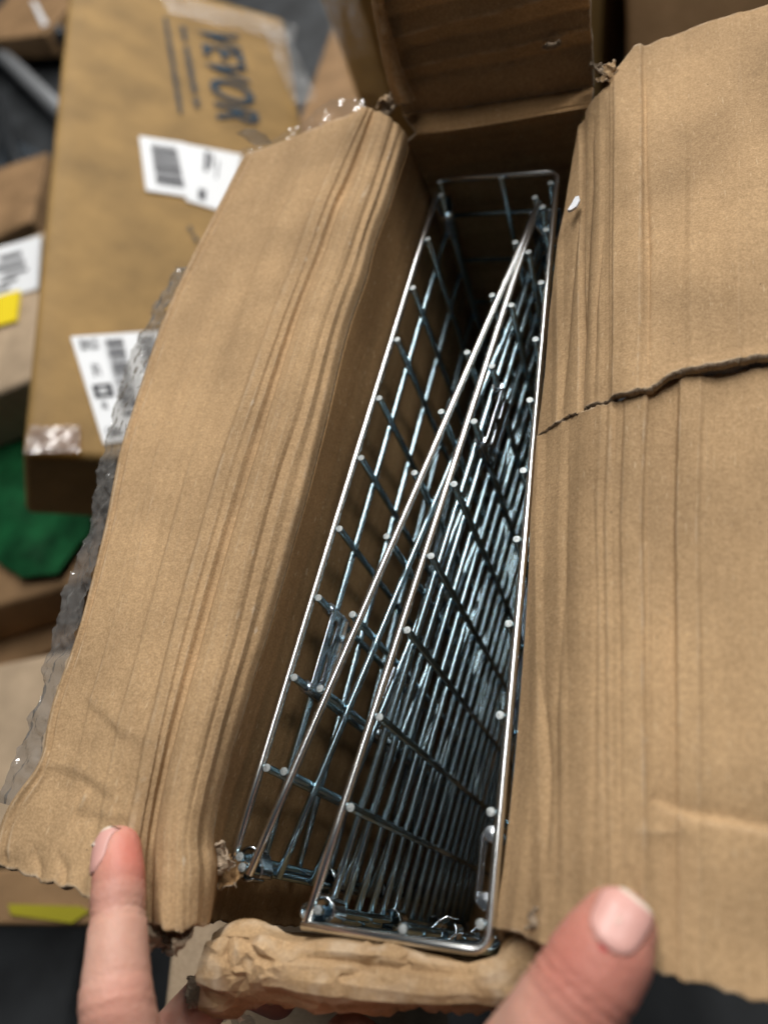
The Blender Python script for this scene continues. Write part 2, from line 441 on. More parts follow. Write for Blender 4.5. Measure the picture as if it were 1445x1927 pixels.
# dents of the crumpled near end
d += crease(gl, [(150, 1305), (200, 1350), (235, 1385), (300, 1410)], .022, .0, .0040, .0004)
d += crease(gl, [(80, 1448), (120, 1450), (160, 1462), (200, 1490), (228, 1502)], .020, .0, .0040, .0005)
d += crease(gl, [(130, 1540), (160, 1528), (200, 1540), (262, 1552)], .021, .0, .0040, .0004)
d += crease(gl, [(150, 1528), (165, 1500), (160, 1490)], .021, .0010, .0015)
d += crease(gl, [(75, 1600), (85, 1640), (80, 1665)], .018, -.0012, .0014)
d += crease(gl, [(120, 1610), (135, 1640), (130, 1680)], .018, -.0014, .0014)
d += crease(gl, [(20, 1610), (30, 1640)], .018, -.0012, .0014)
# faint long flute marks on the flap
for k in range(7):
    a = (130 + 24 * k, 1500); b = (470 + 22 * k, 400)
    mid = ((a[0] + b[0]) / 2 - 35, 950)
    d += crease(gl, [a, mid, b], .023, random.choice([-1, 1]) * random.uniform(.00018, .0004), .0018)
d += np.clip((62 - cols) / 15, 0, 1) * .0007 * fbm(gl * np.array([45., 14., 20.]) + 2, 2)
nearend = np.clip((.075 - gl[..., 1]) / .06, 0, 1)
d += nearend * (.0006 * fbm(gl * 75, 3) + .0017 * crumple(gl * np.array([48., 48., 30.]), 2) * np.clip((75 - cols) / 12, .25, 1))
gl = gl + nL * d[..., None]
gl = smooth_rows(gl, 2)
# ragged cut along the near end and far end
rag = .0018 * fbm(np.stack([gl[0, :, 0] * 160, gl[0, :, 0] * 0, gl[0, :, 2] * 160], -1), 3)
for k in range(6):
    gl[k, :, 1] += rag * (1 - k / 6)
SPL = 224
o = grid_obj('flap', gl, [KRAFT, KRAFT_EDGE], box, .0028, 0, SPL + 1); o['label'] = 'wide left flap folded outward, crumpled at its near end'
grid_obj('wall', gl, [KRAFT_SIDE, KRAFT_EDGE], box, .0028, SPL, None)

# ---- right side: lip, groove and wide flap, torn across in two pieces ----
tear = [(1013, 822, .004), (1047, 800, .012), (1080, 782, .020), (1118, 770, .027), (1150, 757, .031), (1170, 752, .029), (1215, 742, .033), (1262, 718, .032), (1330, 708, .034), (1445, 688, .035), (1640, 660, .036)]
def z_at(k): return tear[k][2]
near_ends = [(930, 1748, -.002), (962, 1752, .010), (1015, 1775, .019), (1090, 1800, .025), (1160, 1812, .029), (1188, 1818, .026), (1225, 1826, .030), (1255, 1836, .028), (1335, 1858, .028), (1445, 1890, .027), (1640, 1935, .024)]
low_mid = [
    [(948, 1600), (966, 1440), (985, 1200), (1000, 960)],
    [(985, 1600), (1003, 1440), (1022, 1200), (1037, 960)],
    [(1035, 1600), (1052, 1440), (1065, 1200), (1074, 960)],
    [(1100, 1600), (1110, 1440), (1114, 1200), (1116, 960)],
    [(1156, 1600), (1160, 1440), (1154, 1200), (1150, 960)],
    [(1180, 1600), (1180, 1440), (1176, 1200), (1172, 960)],
    [(1215, 1600), (1212, 1440), (1220, 1200), (1222, 960)],
    [(1250, 1600), (1252, 1440), (1262, 1200), (1266, 960)],
    [(1330, 1600), (1330, 1440), (1332, 1200), (1332, 960)],
    [(1445, 1600), (1445, 1440), (1445, 1200), (1445, 960)],
    [(1640, 1600), (1640, 1440), (1640, 1200), (1640, 960)]]
lower = []
for i in (0, 1, 2, 3, 4, 6, 7, 8, 9, 10):
    n, t = near_ends[i], tear[i]
    pts = [n] + [(x, y, n[2] + (t[2] - n[2]) * (1748 - y) / 930) for x, y in low_mid[i]] + [t]
    lower.append(line(pts))
wallR = [np.array([-.0405, y, -.03]) for y in np.linspace(-.012, .13, 6)]
wallR2 = [np.array([-.0395, y, BOT]) for y in np.linspace(-.012, .13, 6)]
ns = [40, 14, 28, 32, 32, 28, 40, 24, 40, 52, 40]
gr = loft([wallR2, wallR] + lower, 300, ns)
gr = smooth_cols(gr, 2)
nR = normals(gr); nR = nR * np.sign(nR[150, -60, 2])
lipr = np.clip((np.arange(gr.shape[1])[None, :] - 54) / 14, 0, 1) * np.clip((290 - np.arange(gr.shape[1])[None, :]) / 50, 0, 1)
d = paper(gr, .00032)
def right_creases(g, z):
    d = crease(g, [(1120, 880), (1125, 1150), (1120, 1400), (1112, 1700)], z, -.0007, .0014)
    d += crease(g, [(1070, 850), (1062, 1100), (1040, 1350), (1045, 1600), (1040, 1720)], z - .006, -.0008, .0016)
    d += crease(g, [(1008, 1230), (1020, 1330), (1030, 1450), (1025, 1650)], z - .01, -.0009, .0014)
    d += crease(g, [(1205, 780), (1212, 1000), (1205, 1250), (1200, 1400)], z, -.0006, .0014)
    d += crease(g, [(1268, 770), (1272, 950), (1268, 1150), (1262, 1300)], z, -.0005, .0018)
    d += crease(g, [(1325, 750), (1330, 900), (1322, 1100)], z, .0005, .0022)
    d += crease(g, [(1225, 1505), (1262, 1522), (1300, 1536), (1380, 1548), (1470, 1566), (1600, 1590)], z, -.0012, .0022, -.0012)
    d += crease(g, [(1280, 1535), (1285, 1565), (1190, 1568)], z, .0008, .0018)
    d += crease(g, [(1185, 1630), (1198, 1690), (1215, 1790), (1235, 1850)], z, -.0008, .0016)
    return d
d += right_creases(gr, .029) * .8
rx, ry = to_px(gr)
rx = rx + 6 * fbm(gr * np.array([6., 12., 6.]) + 3, 2) + np.interp(ry, [760, 1000, 1300, 1800], [0, 6, 4, 0])
fade = np.interp(ry, [800, 1250, 1500, 1700], [1, .9, .55, .4])
d += fade * np.interp(rx, [1000, 1018, 1030, 1060, 1072, 1100, 1135, 1143, 1150, 1158, 1164, 1172, 1178, 1190, 1214, 1219, 1232, 1262, 1274, 1281, 1318, 1326, 1345, 1385, 1420, 1500],
                          [0, .0009, .0000, .0007, .0002, .0012, .0014, .0006, .0009, .0001, .0004, .0005, .0014, .0019, .0020, .0003, -.0004, .0001, .0006, .0021, .0022, .0010, .0001, .0000, .0005, 0])
d += np.clip((.03 - gr[..., 1]) / .05, 0, 1) * .0016 * crumple(gr * 55, 2) * (1 - lipr)
d += .0004 * ridged((gr + .002 * fbm(gr * 20, 2)[..., None] * np.array([1, 0, 0])) * np.array([60., 3., 40.]), 2) * lipr + lipr * .0003 * crumple(gr * np.array([75., 11., 60.]), 2)
d += np.clip((gr[..., 0] + .005) / .01, 0, 1) * .0007 * fbm(gr * np.array([40., 14., 20.]), 2)
gr = gr + nR * d[..., None]
jag = .0016 * fbm(np.stack([gr[-1, :, 0] * 170, 0 * gr[-1, :, 0] + 3, gr[-1, :, 2] * 0], -1), 4)
for k in range(6):
    gr[-1 - k, :, 1] += (jag - .0004) * (1 - k / 6)
    gr[k, :, 1] += 1.2 * np.roll(jag, 40) * (1 - k / 6)
SPR = 54
jf = .0007 * fbm(gr[-1] * 700, 2)
gr[-1, :, 1] += jf; gr[-2, :, 1] += jf * .4
o = grid_obj('flap', gr, [KRAFT, KRAFT_EDGE], box, .0028, SPR, None); o['label'] = 'near piece of the torn right flap'
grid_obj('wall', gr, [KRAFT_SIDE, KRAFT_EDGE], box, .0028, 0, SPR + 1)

far_ends = [(1092, 238, .022), (1100, 218, .025), (1112, 200, .028), (1128, 180, .031), (1150, 150, .034), (1162, 128, .033), (1195, 92, .036), (1240, 74, .037), (1320, 48, .038), (1445, 8, .040), (1640, -60, .042)]
up_mid = [
    [(1022, 720), (1036, 560), (1060, 400), (1082, 290)],
    [(1056, 700), (1066, 560), (1085, 400), (1096, 280)],
    [(1090, 690), (1098, 560), (1106, 400), (1110, 260)],
    [(1122, 680), (1125, 560), (1130, 400), (1132, 240)],
    [(1150, 670), (1150, 560), (1150, 400), (1150, 220)],
    [(1168, 660), (1166, 560), (1165, 400), (1163, 210)],
    [(1213, 650), (1210, 530), (1206, 380), (1202, 200)],
    [(1260, 640), (1256, 520), (1252, 360), (1247, 190)],
    [(1332, 620), (1330, 500), (1328, 340), (1324, 170)],
    [(1445, 600), (1445, 480), (1445, 320), (1445, 150)],
    [(1640, 560), (1640, 440), (1640, 280), (1640, 90)]]
upper = []
for i in (0, 1, 2, 3, 4, 6, 7, 8, 9, 10):
    n, t = tear[i], far_ends[i]
    lift = .0040 if i >= 6 else (.0012 if i > 0 else .0)
    a = (n[0] - (3 if i < 2 else 0), n[1] - (1, 2, 3, 5, 6, 6, 7, 11, 14, 17, 20)[i], n[2] + lift)
    pts = [a] + [(x, y, a[2] + (t[2] - a[2]) * (a[1] - y) / max(1, (a[1] - t[1]))) for x, y in up_mid[i]] + [t]
    upper.append(line(pts))
wU = [np.array([-.0405, y, -.03]) for y in np.linspace(.13, .325, 6)]
wU2 = [np.array([-.0395, y, BOT]) for y in np.linspace(.13, .325, 6)]
gu = loft([wU2, wU] + upper, 300, ns)
gu = smooth_cols(gu, 2)
nU = normals(gu); nU = nU * np.sign(nU[150, -60, 2])
d = paper(gu, .00032)
ux, uy = to_px(gu)
ux = ux + 5 * fbm(gu * np.array([6., 12., 6.]) + 9, 2)
d += np.interp(ux, [1040, 1052, 1062, 1080, 1092, 1099, 1104, 1118, 1132, 1140, 1147, 1153, 1158, 1180, 1206, 1212, 1222, 1245, 1290, 1300, 1390, 1400, 1450, 1700],
                   [0, .0008, .0001, .0008, .0010, -.0008, .0006, .0012, .0011, .0004, .0002, .0006, .0015, .0018, .0018, .0003, -.0002, .0001, .0003, .0008, .0008, .0002, .0, .0])
d += crease(gu, [(1122, 230), (1118, 300), (1118, 360), (1108, 500), (1100, 640), (1085, 770)], .027, -.0009, .0012)
d += crease(gu, [(1098, 300), (1090, 430), (1070, 600), (1050, 780)], .022, -.0009, .0013)
d += crease(gu, [(1140, 420), (1125, 580), (1120, 760)], .030, -.0008, .0012)
d += crease(gu, [(1214, 110), (1216, 300), (1222, 500), (1220, 740)], .034, -.0012, .0016, .0006)
d += crease(gu, [(1290, 250), (1285, 480), (1272, 720)], .035, -.0006, .0022)
d += crease(gu, [(1390, 100), (1400, 300), (1405, 600)], .036, .0006, .003)
d += .0004 * ridged((gu + .002 * fbm(gu * 20, 2)[..., None] * np.array([1, 0, 0])) * np.array([60., 3., 40.]), 2) * lipr + lipr * .0003 * crumple(gu * np.array([75., 11., 60.]), 2)
d += np.clip((gu[..., 0] + .005) / .01, 0, 1) * .0007 * fbm(gu * np.array([40., 14., 20.]), 2)
gu = gu + nU * d[..., None]
jag2 = .0016 * fbm(np.stack([gu[0, :, 0] * 170, 0 * gu[0, :, 0] + 9, gu[0, :, 2] * 0], -1), 4)
for k in range(8):
    gu[k, :, 1] += jag2 * (1 - k / 8)
    gu[k, :, 2] += .0012 * (1 - k / 8) * np.clip((np.arange(gu.shape[1]) - 190) / 60, 0, 1)
    gu[-1 - k, :, 1] += .7 * np.roll(jag2, 31) * (1 - k / 8)
jf = .0008 * fbm(gu[0] * 650 + 5, 2)
gu[0, :, 1] += jf; gu[1, :, 1] += jf * .4
# the pale inner ply still bridging the tear
k0 = gr.shape[1] // 2 + 40
ply = loft([gr[-1, k0:] + np.array([0, -.003, -.0022]), (gr[-1, k0:] + gu[0, k0:]) / 2 + np.array([0, 0, -.0034]), gu[0, k0:] + np.array([0, .003, -.0024])], 200, 8)
ply[..., 2] += .0008 * crumple(ply * 260, 2)
grid_obj('torn_ply', ply, KRAFT_PLY, box)
o = grid_obj('flap', gu, [KRAFT, KRAFT_EDGE], box, .0028, SPR, None); o['label'] = 'far piece of the torn right flap'
grid_obj('wall', gu, [KRAFT_SIDE, KRAFT_EDGE], box, .0028, 0, SPR + 1)

# ---- far end: wall, bulging lip and upright flap ----
YF = .322
def xr(z0, x0=-.119, x1=-.0335, y=YF, n=6, bow=0): return [np.array([x0 + (x1 - x0) * t, y + bow * math.sin(t * math.pi), z0]) for t in np.linspace(0, 1, n)]
F1 = line([(786, 249, .0235), (850, 245, .0240), (950, 230, .0245), (1040, 214, .0255), (1112, 202, .0265)])
F2 = line([(757, 214, .0225), (850, 205, .0225), (950, 190, .0230), (1040, 175, .0240), (1116, 162, .0250)])
f2 = resample(F2, 8)
def up(z, dy): return [np.array([p[0] + (z - p[2]) * .02, p[1] + dy, z]) for p in f2]
gf = loft([xr(BOT), xr(-.03), xr(.014), F1, F2, up(.030, .001), up(.040, .002), up(.075, .003), up(.106, .004)], 190, [24, 16, 10, 16, 8, 12, 34, 44])
gf = smooth_cols(gf, 2)
nF = normals(gf); nF = -nF * np.sign(nF[90, 130, 1])
d = paper(gf, .0006, False) + .0008 * crumple(gf * 45, 2)
cf = np.arange(gf.shape[1])[None, :]
fl = np.clip((cf - 60) / 10, 0, 1)
zf = gf[..., 2]; xf = gf[..., 0]
for zc, dp, tilt in ((.0395, -.0013, .04), (.046, .0010, .06), (.0535, -.0012, .05), (.061, .0009, .08), (.068, -.0008, .05)):
    zz = zf - zc - (xf + .08) * tilt - .0004 * np.sin(xf * 130)
    d += fl * 1.7 * dp * np.exp(-np.abs(zz) / .0018)
gf = gf + nF * d[..., None]
# puncture in the upright flap
hole = None
fz = np.abs(gf - 0)
hx, hy = to_px(gf)
hd = np.sqrt(((hx - 1040) / 15) ** 2 + ((hy - 78 - (hx - 1040) * -.25) / 7) ** 2) + .35 * fbm(gf * 900, 2)
gf = gf + nF * (.0022 * np.exp(-np.clip(hd - 1, 0, 9) * 1.2) * (hd > 1))[..., None]
mk = ~((hd[:-1, :-1] < 1) | (hd[1:, 1:] < 1)) | (cf[:, :-1] < 70)
SPF = 24 + 16 + 10 + 16
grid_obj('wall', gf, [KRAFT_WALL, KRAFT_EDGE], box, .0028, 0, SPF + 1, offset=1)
o = grid_obj('flap', gf, [KRAFT_X, KRAFT_EDGE], box, .0028, SPF, None, mask=mk, offset=1); o['label'] = 'upright far flap with a punctured hole'
# folded-over left edge of the upright flap
e0 = [U(706, -60, .120), U(708, 0, .106), U(722, 60, .085), U(736, 130, .062), U(752, 200, .036)]
f2l = f2[0]
def onflap(px, py, lift):
    r = ROT @ np.array([px - CX, -(py - CY), -F_PX]); t = (f2l[1] - .001 - lift) / r[1]
    return np.array([0, 0, CAM_H]) + r * t
ga = loft([[onflap(700, -70, 0), onflap(707, 10, 0), onflap(716, 60, 0), onflap(732, 140, 0), onflap(748, 196, 0)],
           [onflap(704, -70, .004), onflap(713, 10, .004), onflap(724, 60, .005), onflap(744, 140, .006), onflap(764, 190, .006)],
           [onflap(710, -70, .003), onflap(719, 10, .002), onflap(733, 60, .003), onflap(758, 140, .0035), onflap(778, 186, .003)]], 60, 6)
ga += (.0005 * fbm(ga * 220, 3))[..., None] * np.array([1, -1, .5])
o = grid_obj('folded_edge', ga, [KRAFT_X, KRAFT_EDGE], box, .0016)

# ---- near end: wall and crumpled lip folded toward the viewer ----
YN = -.0150
def xn(z0): return [np.array([-.137 + .100 * t, YN, z0]) for t in np.linspace(0, 1, 6)]
N1 = line([(400, 1757, -.006), (450, 1742, -.006), (490, 1744, -.005), (537, 1770, -.008), (649, 1780, -.008), (815, 1800, -.008), (919, 1806, -.006), (960, 1760, -.003), (1010, 1728, .008)])
N2 = line([(388, 1768, .003), (440, 1758, .004), (500, 1766, .004), (560, 1788, .002), (660, 1795, .002), (815, 1811, .002), (920, 1816, .002), (975, 1772, .006), (1030, 1738, .014)])
N3 = line([(378, 1808, .003), (430, 1806, .004), (500, 1816, .004), (580, 1822, .003), (680, 1830, .003), (815, 1842, .003), (920, 1846, .003), (990, 1800, .007), (1048, 1758, .014)])
N4 = line([(372, 1840, .002), (430, 1840, .002), (500, 1848, .003), (580, 1851, .003), (680, 1858, .003), (815, 1866, .002), (930, 1868, .002), (1000, 1828, .004), (1045, 1786, .009)])
N5 = line([(380, 1878, -.009), (440, 1884, -.009), (510, 1878, -.007), (580, 1877, -.008), (680, 1886, -.008), (815, 1894, -.009), (930, 1889, -.009), (990, 1858, -.006), (1040, 1812, -.003)])
N6 = line([(384, 1906, -.022), (440, 1912, -.022), (510, 1896, -.016), (580, 1892, -.018), (680, 1908, -.020), (815, 1920, -.022), (930, 1913, -.020), (980, 1888, -.016), (1030, 1838, -.010)])
gn = loft([xn(BOT), xn(-.04), N1, N2, N3, N4, N5, N6], 320, [30, 20, 16, 12, 16, 20, 14])
pass
nN = normals(gn); nN = nN * np.sign(nN[160, 85, 2])
cn = np.arange(gn.shape[1])[None, :]
lipw = np.clip((cn - 40) / 15, 0, 1)
d = paper(gn, .0007, False)
endw = np.clip((-.104 - gn[..., 0]) / .02, 0, 1) + np.clip((gn[..., 0] + .048) / .012, 0, 1)
d += lipw * (.0040 * crumple(gn * np.array([34., 62., 62.]), 3)) + lipw * endw * (.0034 * crumple(gn * 60, 2) + .0008 * fbm(gn * 150, 2))
d += crease(gn, [(560, 1806), (660, 1812), (760, 1826), (900, 1838)], .002, -.0018, .0012)
rk = random.Random(21)
for k in range(34):
    x0 = rk.choice([rk.uniform(385, 520), rk.uniform(385, 1030), rk.uniform(920, 1040)]); y0 = 1765 + (x0 - 400) * .09 + rk.uniform(0, 100); an = rk.uniform(-1.2, 1.2)
    L_ = rk.uniform(18, 60); x1 = x0 + L_ * math.cos(an); y1 = y0 + L_ * .5 * math.sin(an)
    d += lipw * crease(gn, [(x0, y0), ((x0 + x1) / 2 + rk.uniform(-5, 5), (y0 + y1) / 2 + rk.uniform(-5, 5)), (x1, y1)], .0, rk.choice([-.0012, -.0009, .0009]), .0012, rk.uniform(-.0008, .0008))
d += crease(gn, [(440, 1760), (436, 1800), (450, 1840)], .0, -.002, .0016)
d += crease(gn, [(470, 1765), (500, 1800), (530, 1815)], .0, -.0018, .0014)
d += crease(gn, [(500, 1850), (640, 1862), (800, 1872), (900, 1870)], .0, .0008, .0020, .0006)
gn = gn + nN * d[..., None]
jn = .0030 * fbm(np.stack([gn[:, -1, 0] * 140, 0 * gn[:, -1, 0], gn[:, -1, 2] * 90], -1), 4)
for k in range(6): gn[:, -1 - k, 1] += jn * (1 - k / 6)
SPN = 52
grid_obj('wall', gn, [KRAFT_WALL, KRAFT_EDGE], box, .0028, 0, SPN + 1, offset=-1)
o = grid_obj('flap', gn, [KRAFT_X, KRAFT_EDGE], box, .0018, SPN, None, offset=-1); o['label'] = 'crumpled stub of the near flap'
dm = o.modifiers.new('kinks', 'DECIMATE'); dm.ratio = .022; o.modifiers.move(1, 0)
o.data.polygons.foreach_set('use_smooth', [False] * len(o.data.polygons))
# floor of the box
mesh_obj('bottom', [(-.16, -.02, BOT + .004), (-.03, -.02, BOT + .004), (-.03, .33, BOT + .004), (-.16, .33, BOT + .004)], [(0, 1, 2, 3)], KRAFT_WALL, box)

# ---- torn paper shreds at the corners ----
def shred(center, size, seed, mat, name='torn_shred', stretch=(1, 1, 1)):
    rs = np.random.RandomState(seed)
    u, v = np.meshgrid(np.linspace(-1, 1, 26), np.linspace(-1, 1, 18))
    p = np.stack([u, v, 0 * u], -1) * size
    q = np.stack([u * 1.1 + seed, v * 1.1, 0 * u + seed * 3.1], -1)
    p[..., 0] += size * .5 * fbm(q + 3, 3); p[..., 1] += size * .5 * fbm(q + 8, 3); p[..., 2] += size * 1.1 * fbm(q * .8 + 1, 3)
    p = p * np.array(stretch)
    A = Matrix.Rotation(rs.uniform(0, 6.28), 3, 'Z') @ Matrix.Rotation(rs.uniform(-.9, .9), 3, 'X')
    p = p @ np.array(A).T + center
    uu = np.sqrt(u ** 2 + v ** 2) + .35 * fbm(q * 2.5, 3)
    m = uu[:-1, :-1] < .95
    return grid_obj(name, p, [mat, KRAFT_EDGE], box, .0005, mask=m)
for i, (x, y, z, s, mt) in enumerate([q_ for q_ in [
        (735, 195, .030, .0045, KRAFT_EDGE), (720, 188, .031, .0036, KRAFT), (750, 205, .028, .0040, KRAFT_EDGE), (765, 190, .032, .0030, KRAFT_EDGE),
        (708, 192, .033, .0030, KRAFT), (1128, 128, .036, .0040, KRAFT_EDGE), (1138, 145, .035, .0036, KRAFT), (1120, 150, .034, .0032, KRAFT_EDGE),
        (1148, 130, .037, .0034, KRAFT), (412, 1615, .006, .0050, KRAFT_EDGE), (432, 1640, .0, .0050, KRAFT_WALL), (425, 1600, .004, .0034, KRAFT_WALL),
        (448, 1665, -.004, .0050, KRAFT_WALL), (300, 1752, .014, .0050, KRAFT_EDGE), (330, 1765, .012, .0055, KRAFT_EDGE), (355, 1768, .010, .0045, KRAFT_EDGE),
        (1035, 1735, .016, .0050, KRAFT_EDGE), (395, 1700, .002, .0060, KRAFT_WALL), (420, 1690, -.004, .0060, KRAFT_WALL), (960, 1890, -.010, .0050, KRAFT_EDGE),
        (382, 1860, -.014, .0050, KRAFT_EDGE)] if q_[:2] not in ((425, 1600), (448, 1665), (395, 1700), (420, 1690), (355, 1768), (750, 205), (1120, 150), (708, 192))]):
    shred(U(x, y, z), s, i + 2, mt)

# ---- crinkled clear tape along the outer left edge and at the corners ----
def tape(px_in, px_out, n, seed, mat=FILM, amp=.0012, name='packing_tape'):
    g = loft([line(px_in), line(px_out)], n, 22)
    q = g * np.array([150., 110., 150.]) + seed
    nn = normals(g)
    g = g + nn * (amp * (fbm(q, 3) + 1.2 * ridged(q * .8 + 4, 2)))[..., None]
    g[:, -1] += (.0016 * fbm(g[:, -1] * 200, 3))[..., None] * np.array([1, .3, .5])
    return grid_obj(name, g, mat, box)
tape([(30, 1520, .0205), (75, 1445, .0210), (100, 1335, .0210), (154, 1180, .0220), (199, 1003, .0225), (236, 833, .023), (304, 623, .024), (356, 503, .025)],
     [(2, 1512, .012), (42, 1420, .013), (75, 1310, .013), (112, 1165, .012), (170, 985, .015), (205, 815, .013), (262, 640, .012), (332, 505, .018)], 520, 1, FILM_EDGE, .0027)
tape([(460, 298, .0235), (520, 272, .025), (570, 252, .027), (640, 222, .030), (690, 203, .031)], [(452, 284, .022), (515, 262, .024), (562, 235, .026), (622, 190, .029), (684, 188, .031)], 160, 5, FILM, .0012)
tape([(512, 268, .027), (480, 272, .026), (462, 262, .026)], [(500, 252, .030), (470, 240, .030), (444, 250, .030)], 40, 8, FILM_EDGE, amp=.0005)
tape([(385, 1885, -.022), (400, 1890, -.022), (430, 1905, -.024), (470, 1912, -.026)], [(355, 1925, -.030), (395, 1925, -.032), (430, 1935, -.034), (480, 1940, -.034)], 90, 11, FILM_EDGE, amp=.003)
# white chip of torn paper on the right lip
chip = [U(1069, 403, .0245), U(1076, 392, .0245), U(1083, 379, .025), U(1090, 377, .0255), U(1092, 385, .0255), U(1086, 396, .025), U(1078, 402, .0248), U(1072, 404, .0245)]
vv = [c + np.array([0, 0, .0024]) for c in chip] + [c + np.array([0, 0, .0012]) for c in chip]
n8 = len(chip)
o = mesh_obj('paper_chip', vv, [list(range(n8))] + [[i, (i + 1) % n8, (i + 1) % n8 + n8, i + n8] for i in range(n8)], plain('white_paper_chip', (.82, .84, .88), rough=.8), smooth=False)
tag(o, 'tiny white torn paper chip on the right lip of the opened box', 'paper chip')

# ================================================================== THE FOLDED WIRE PANELS
cage = thing('wire_cage', 'folded zinc plated wire grid panels standing on edge inside the opened box', 'wire panels')
RW = .00135
def tube_mesh(name, pts, r, mats, sides=12, cut=True, bend=None):
    """tube along a polyline; slightly domed cut ends get their own material"""
    pts = [Vector(p) for p in pts]
    verts, faces, mi = [], [], []
    N = len(pts)
    t0 = (pts[1] - pts[0]).normalized()
    ref = Vector((0, 0, 1)) if abs(t0.z) < .9 else Vector((1, 0, 0))
    for i, p in enumerate(pts):
        if i == 0: t = pts[1] - pts[0]
        elif i == N - 1: t = pts[-1] - pts[-2]
        else: t = (pts[i + 1] - pts[i]).normalized() + (pts[i] - pts[i - 1]).normalized()
        t.normalize()
        a = ref.cross(t).normalized(); b = t.cross(a)
        for k in range(sides):
            an = 2 * math.pi * k / sides
            verts.append(p + (a * math.cos(an) + b * math.sin(an)) * r)
    for i in range(N - 1):
        for k in range(sides):
            k2 = (k + 1) % sides
            faces.append((i * sides + k, i * sides + k2, (i + 1) * sides + k2, (i + 1) * sides + k)); mi.append(0)
    for end in (0, 1):
        base = 0 if end == 0 else (N - 1) * sides
        d = (pts[0] - pts[1]).normalized() if end == 0 else (pts[-1] - pts[-2]).normalized()
        c0 = pts[0] if end == 0 else pts[-1]
        ring = len(verts)
        for k in range(sides):
            verts.append(c0 + (verts[base + k] - c0) * .90 + d * r * .08)
        cen = len(verts); verts.append(c0 + d * r * .12)
        for k in range(sides):
            k2 = (k + 1) % sides
            q = (base + k, ring + k, ring + k2, base + k2); tq = (ring + k, cen, ring + k2)
            if end == 0: faces += [q, tq]
            else: faces += [q[::-1], tq[::-1]]
            mi += [1, 1]
    me = bpy.data.meshes.new(name)
    me.from_pydata([tuple(v) for v in verts], [], faces)
    for m in mats: me.materials.append(m)
    me.polygons.foreach_set('material_index', mi)
    me.polygons.foreach_set('use_smooth', [m_ == 0 for m_ in mi])
    me.update()
    return me
def rod(name, a, b, parent, r=RW, mats=(ZINC, ZINC_CUT), sag=0.0, seed=0):
    a, b = Vector(a), Vector(b)
    rs = random.Random(seed)
    n = 10 if sag else 1
    pts = []
    off = Vector((rs.uniform(-1, 1), 0, rs.uniform(-1, 1))) * sag
    for i in range(n + 1):
        t = i / n
        pts.append(a.lerp(b, t) + off * math.sin(t * math.pi))
    return link(bpy.data.objects.new(name, tube_mesh(name, pts, r, mats)), parent)

DEPTH = .236
LEV_A = [0, .0215, .052, .084, .118, .152, .188, DEPTH - .004]
LEV_B = [0, .0154, .0275, .0415, .056, .070, .0835, .097, .1112, .125, .139, .153, .167, .181, .195, .209, .223]
def wire_panel(A, B, dots, side, levels, label, seed, top_r=RW * 1.06):
    """flat panel: level rods and uprights welded on one side; A near end, B far end"""
    a, b = V(U(*A, 0)), V(U(*B, 0))
    ax = (b - a).normalized(); sd = Vector((ax.y, -ax.x, 0)) * side
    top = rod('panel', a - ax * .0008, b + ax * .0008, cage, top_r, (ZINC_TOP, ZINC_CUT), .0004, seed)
    top['label'] = label
    for i, z in enumerate(levels[1:]):
        rod('level_rod', a + Vector((0, 0, -z)), b + Vector((0, 0, -z)), top, RW, (ZINC, ZINC_CUT), .0002, seed * 50 + i)
    ups = []
    for i, (x, y) in enumerate(dots):
        p = V(U(x, y, .0012))
        # stand on the panel's own plane, at the distance along it where the photo shows it
        t = (p - a).dot(ax)
        q = a + ax * t + sd * (RW * 1.95)
        q.z = .0011
        ups.append(q)
        rod('upright_wire', q, (q.x, q.y, -DEPTH), top, RW * 1.02, (ZINC, ZINC_CUT), 0, seed * 90 + i)
    return top, ups, ax, sd
D1 = [(447, 1612), (492, 1443), (537, 1272), (578, 1122), (620, 993), (660, 860), (695, 748), (730, 638), (764, 541), (795, 449), (828, 366)]
D2 = [(463, 1637), (545, 1457), (608, 1298), (668, 1158), (730, 1010), (783, 890), (835, 775), (885, 663), (932, 555), (972, 455), (1012, 370)]
D3 = [(590, 1710), (650, 1517), (708, 1348), (758, 1184), (805, 1045), (850, 910), (890, 792), (925, 688), (960, 573), (992, 473), (1022, 388)]
D4 = [(905, 1740), (935, 1530), (960, 1348), (980, 1175), (990, 1015), (1002, 885), (1012, 752), (1023, 637), (1030, 530), (1040, 430), (1045, 342)]
P1, U1, a1, s1 = wire_panel((440, 1612), (822, 366), D1, 1, LEV_A, 'leftmost wire panel beside the left wall', 1)
P2, U2, a2, s2 = wire_panel((470, 1642), (1014, 382), D2, -1, LEV_A, 'slanting middle wire panel with cut ends on its left', 2)
P3, U3, a3, s3 = wire_panel((578, 1732), (1012, 388), D3, 1, LEV_B, 'slanting middle wire panel with cut ends on its right', 3)
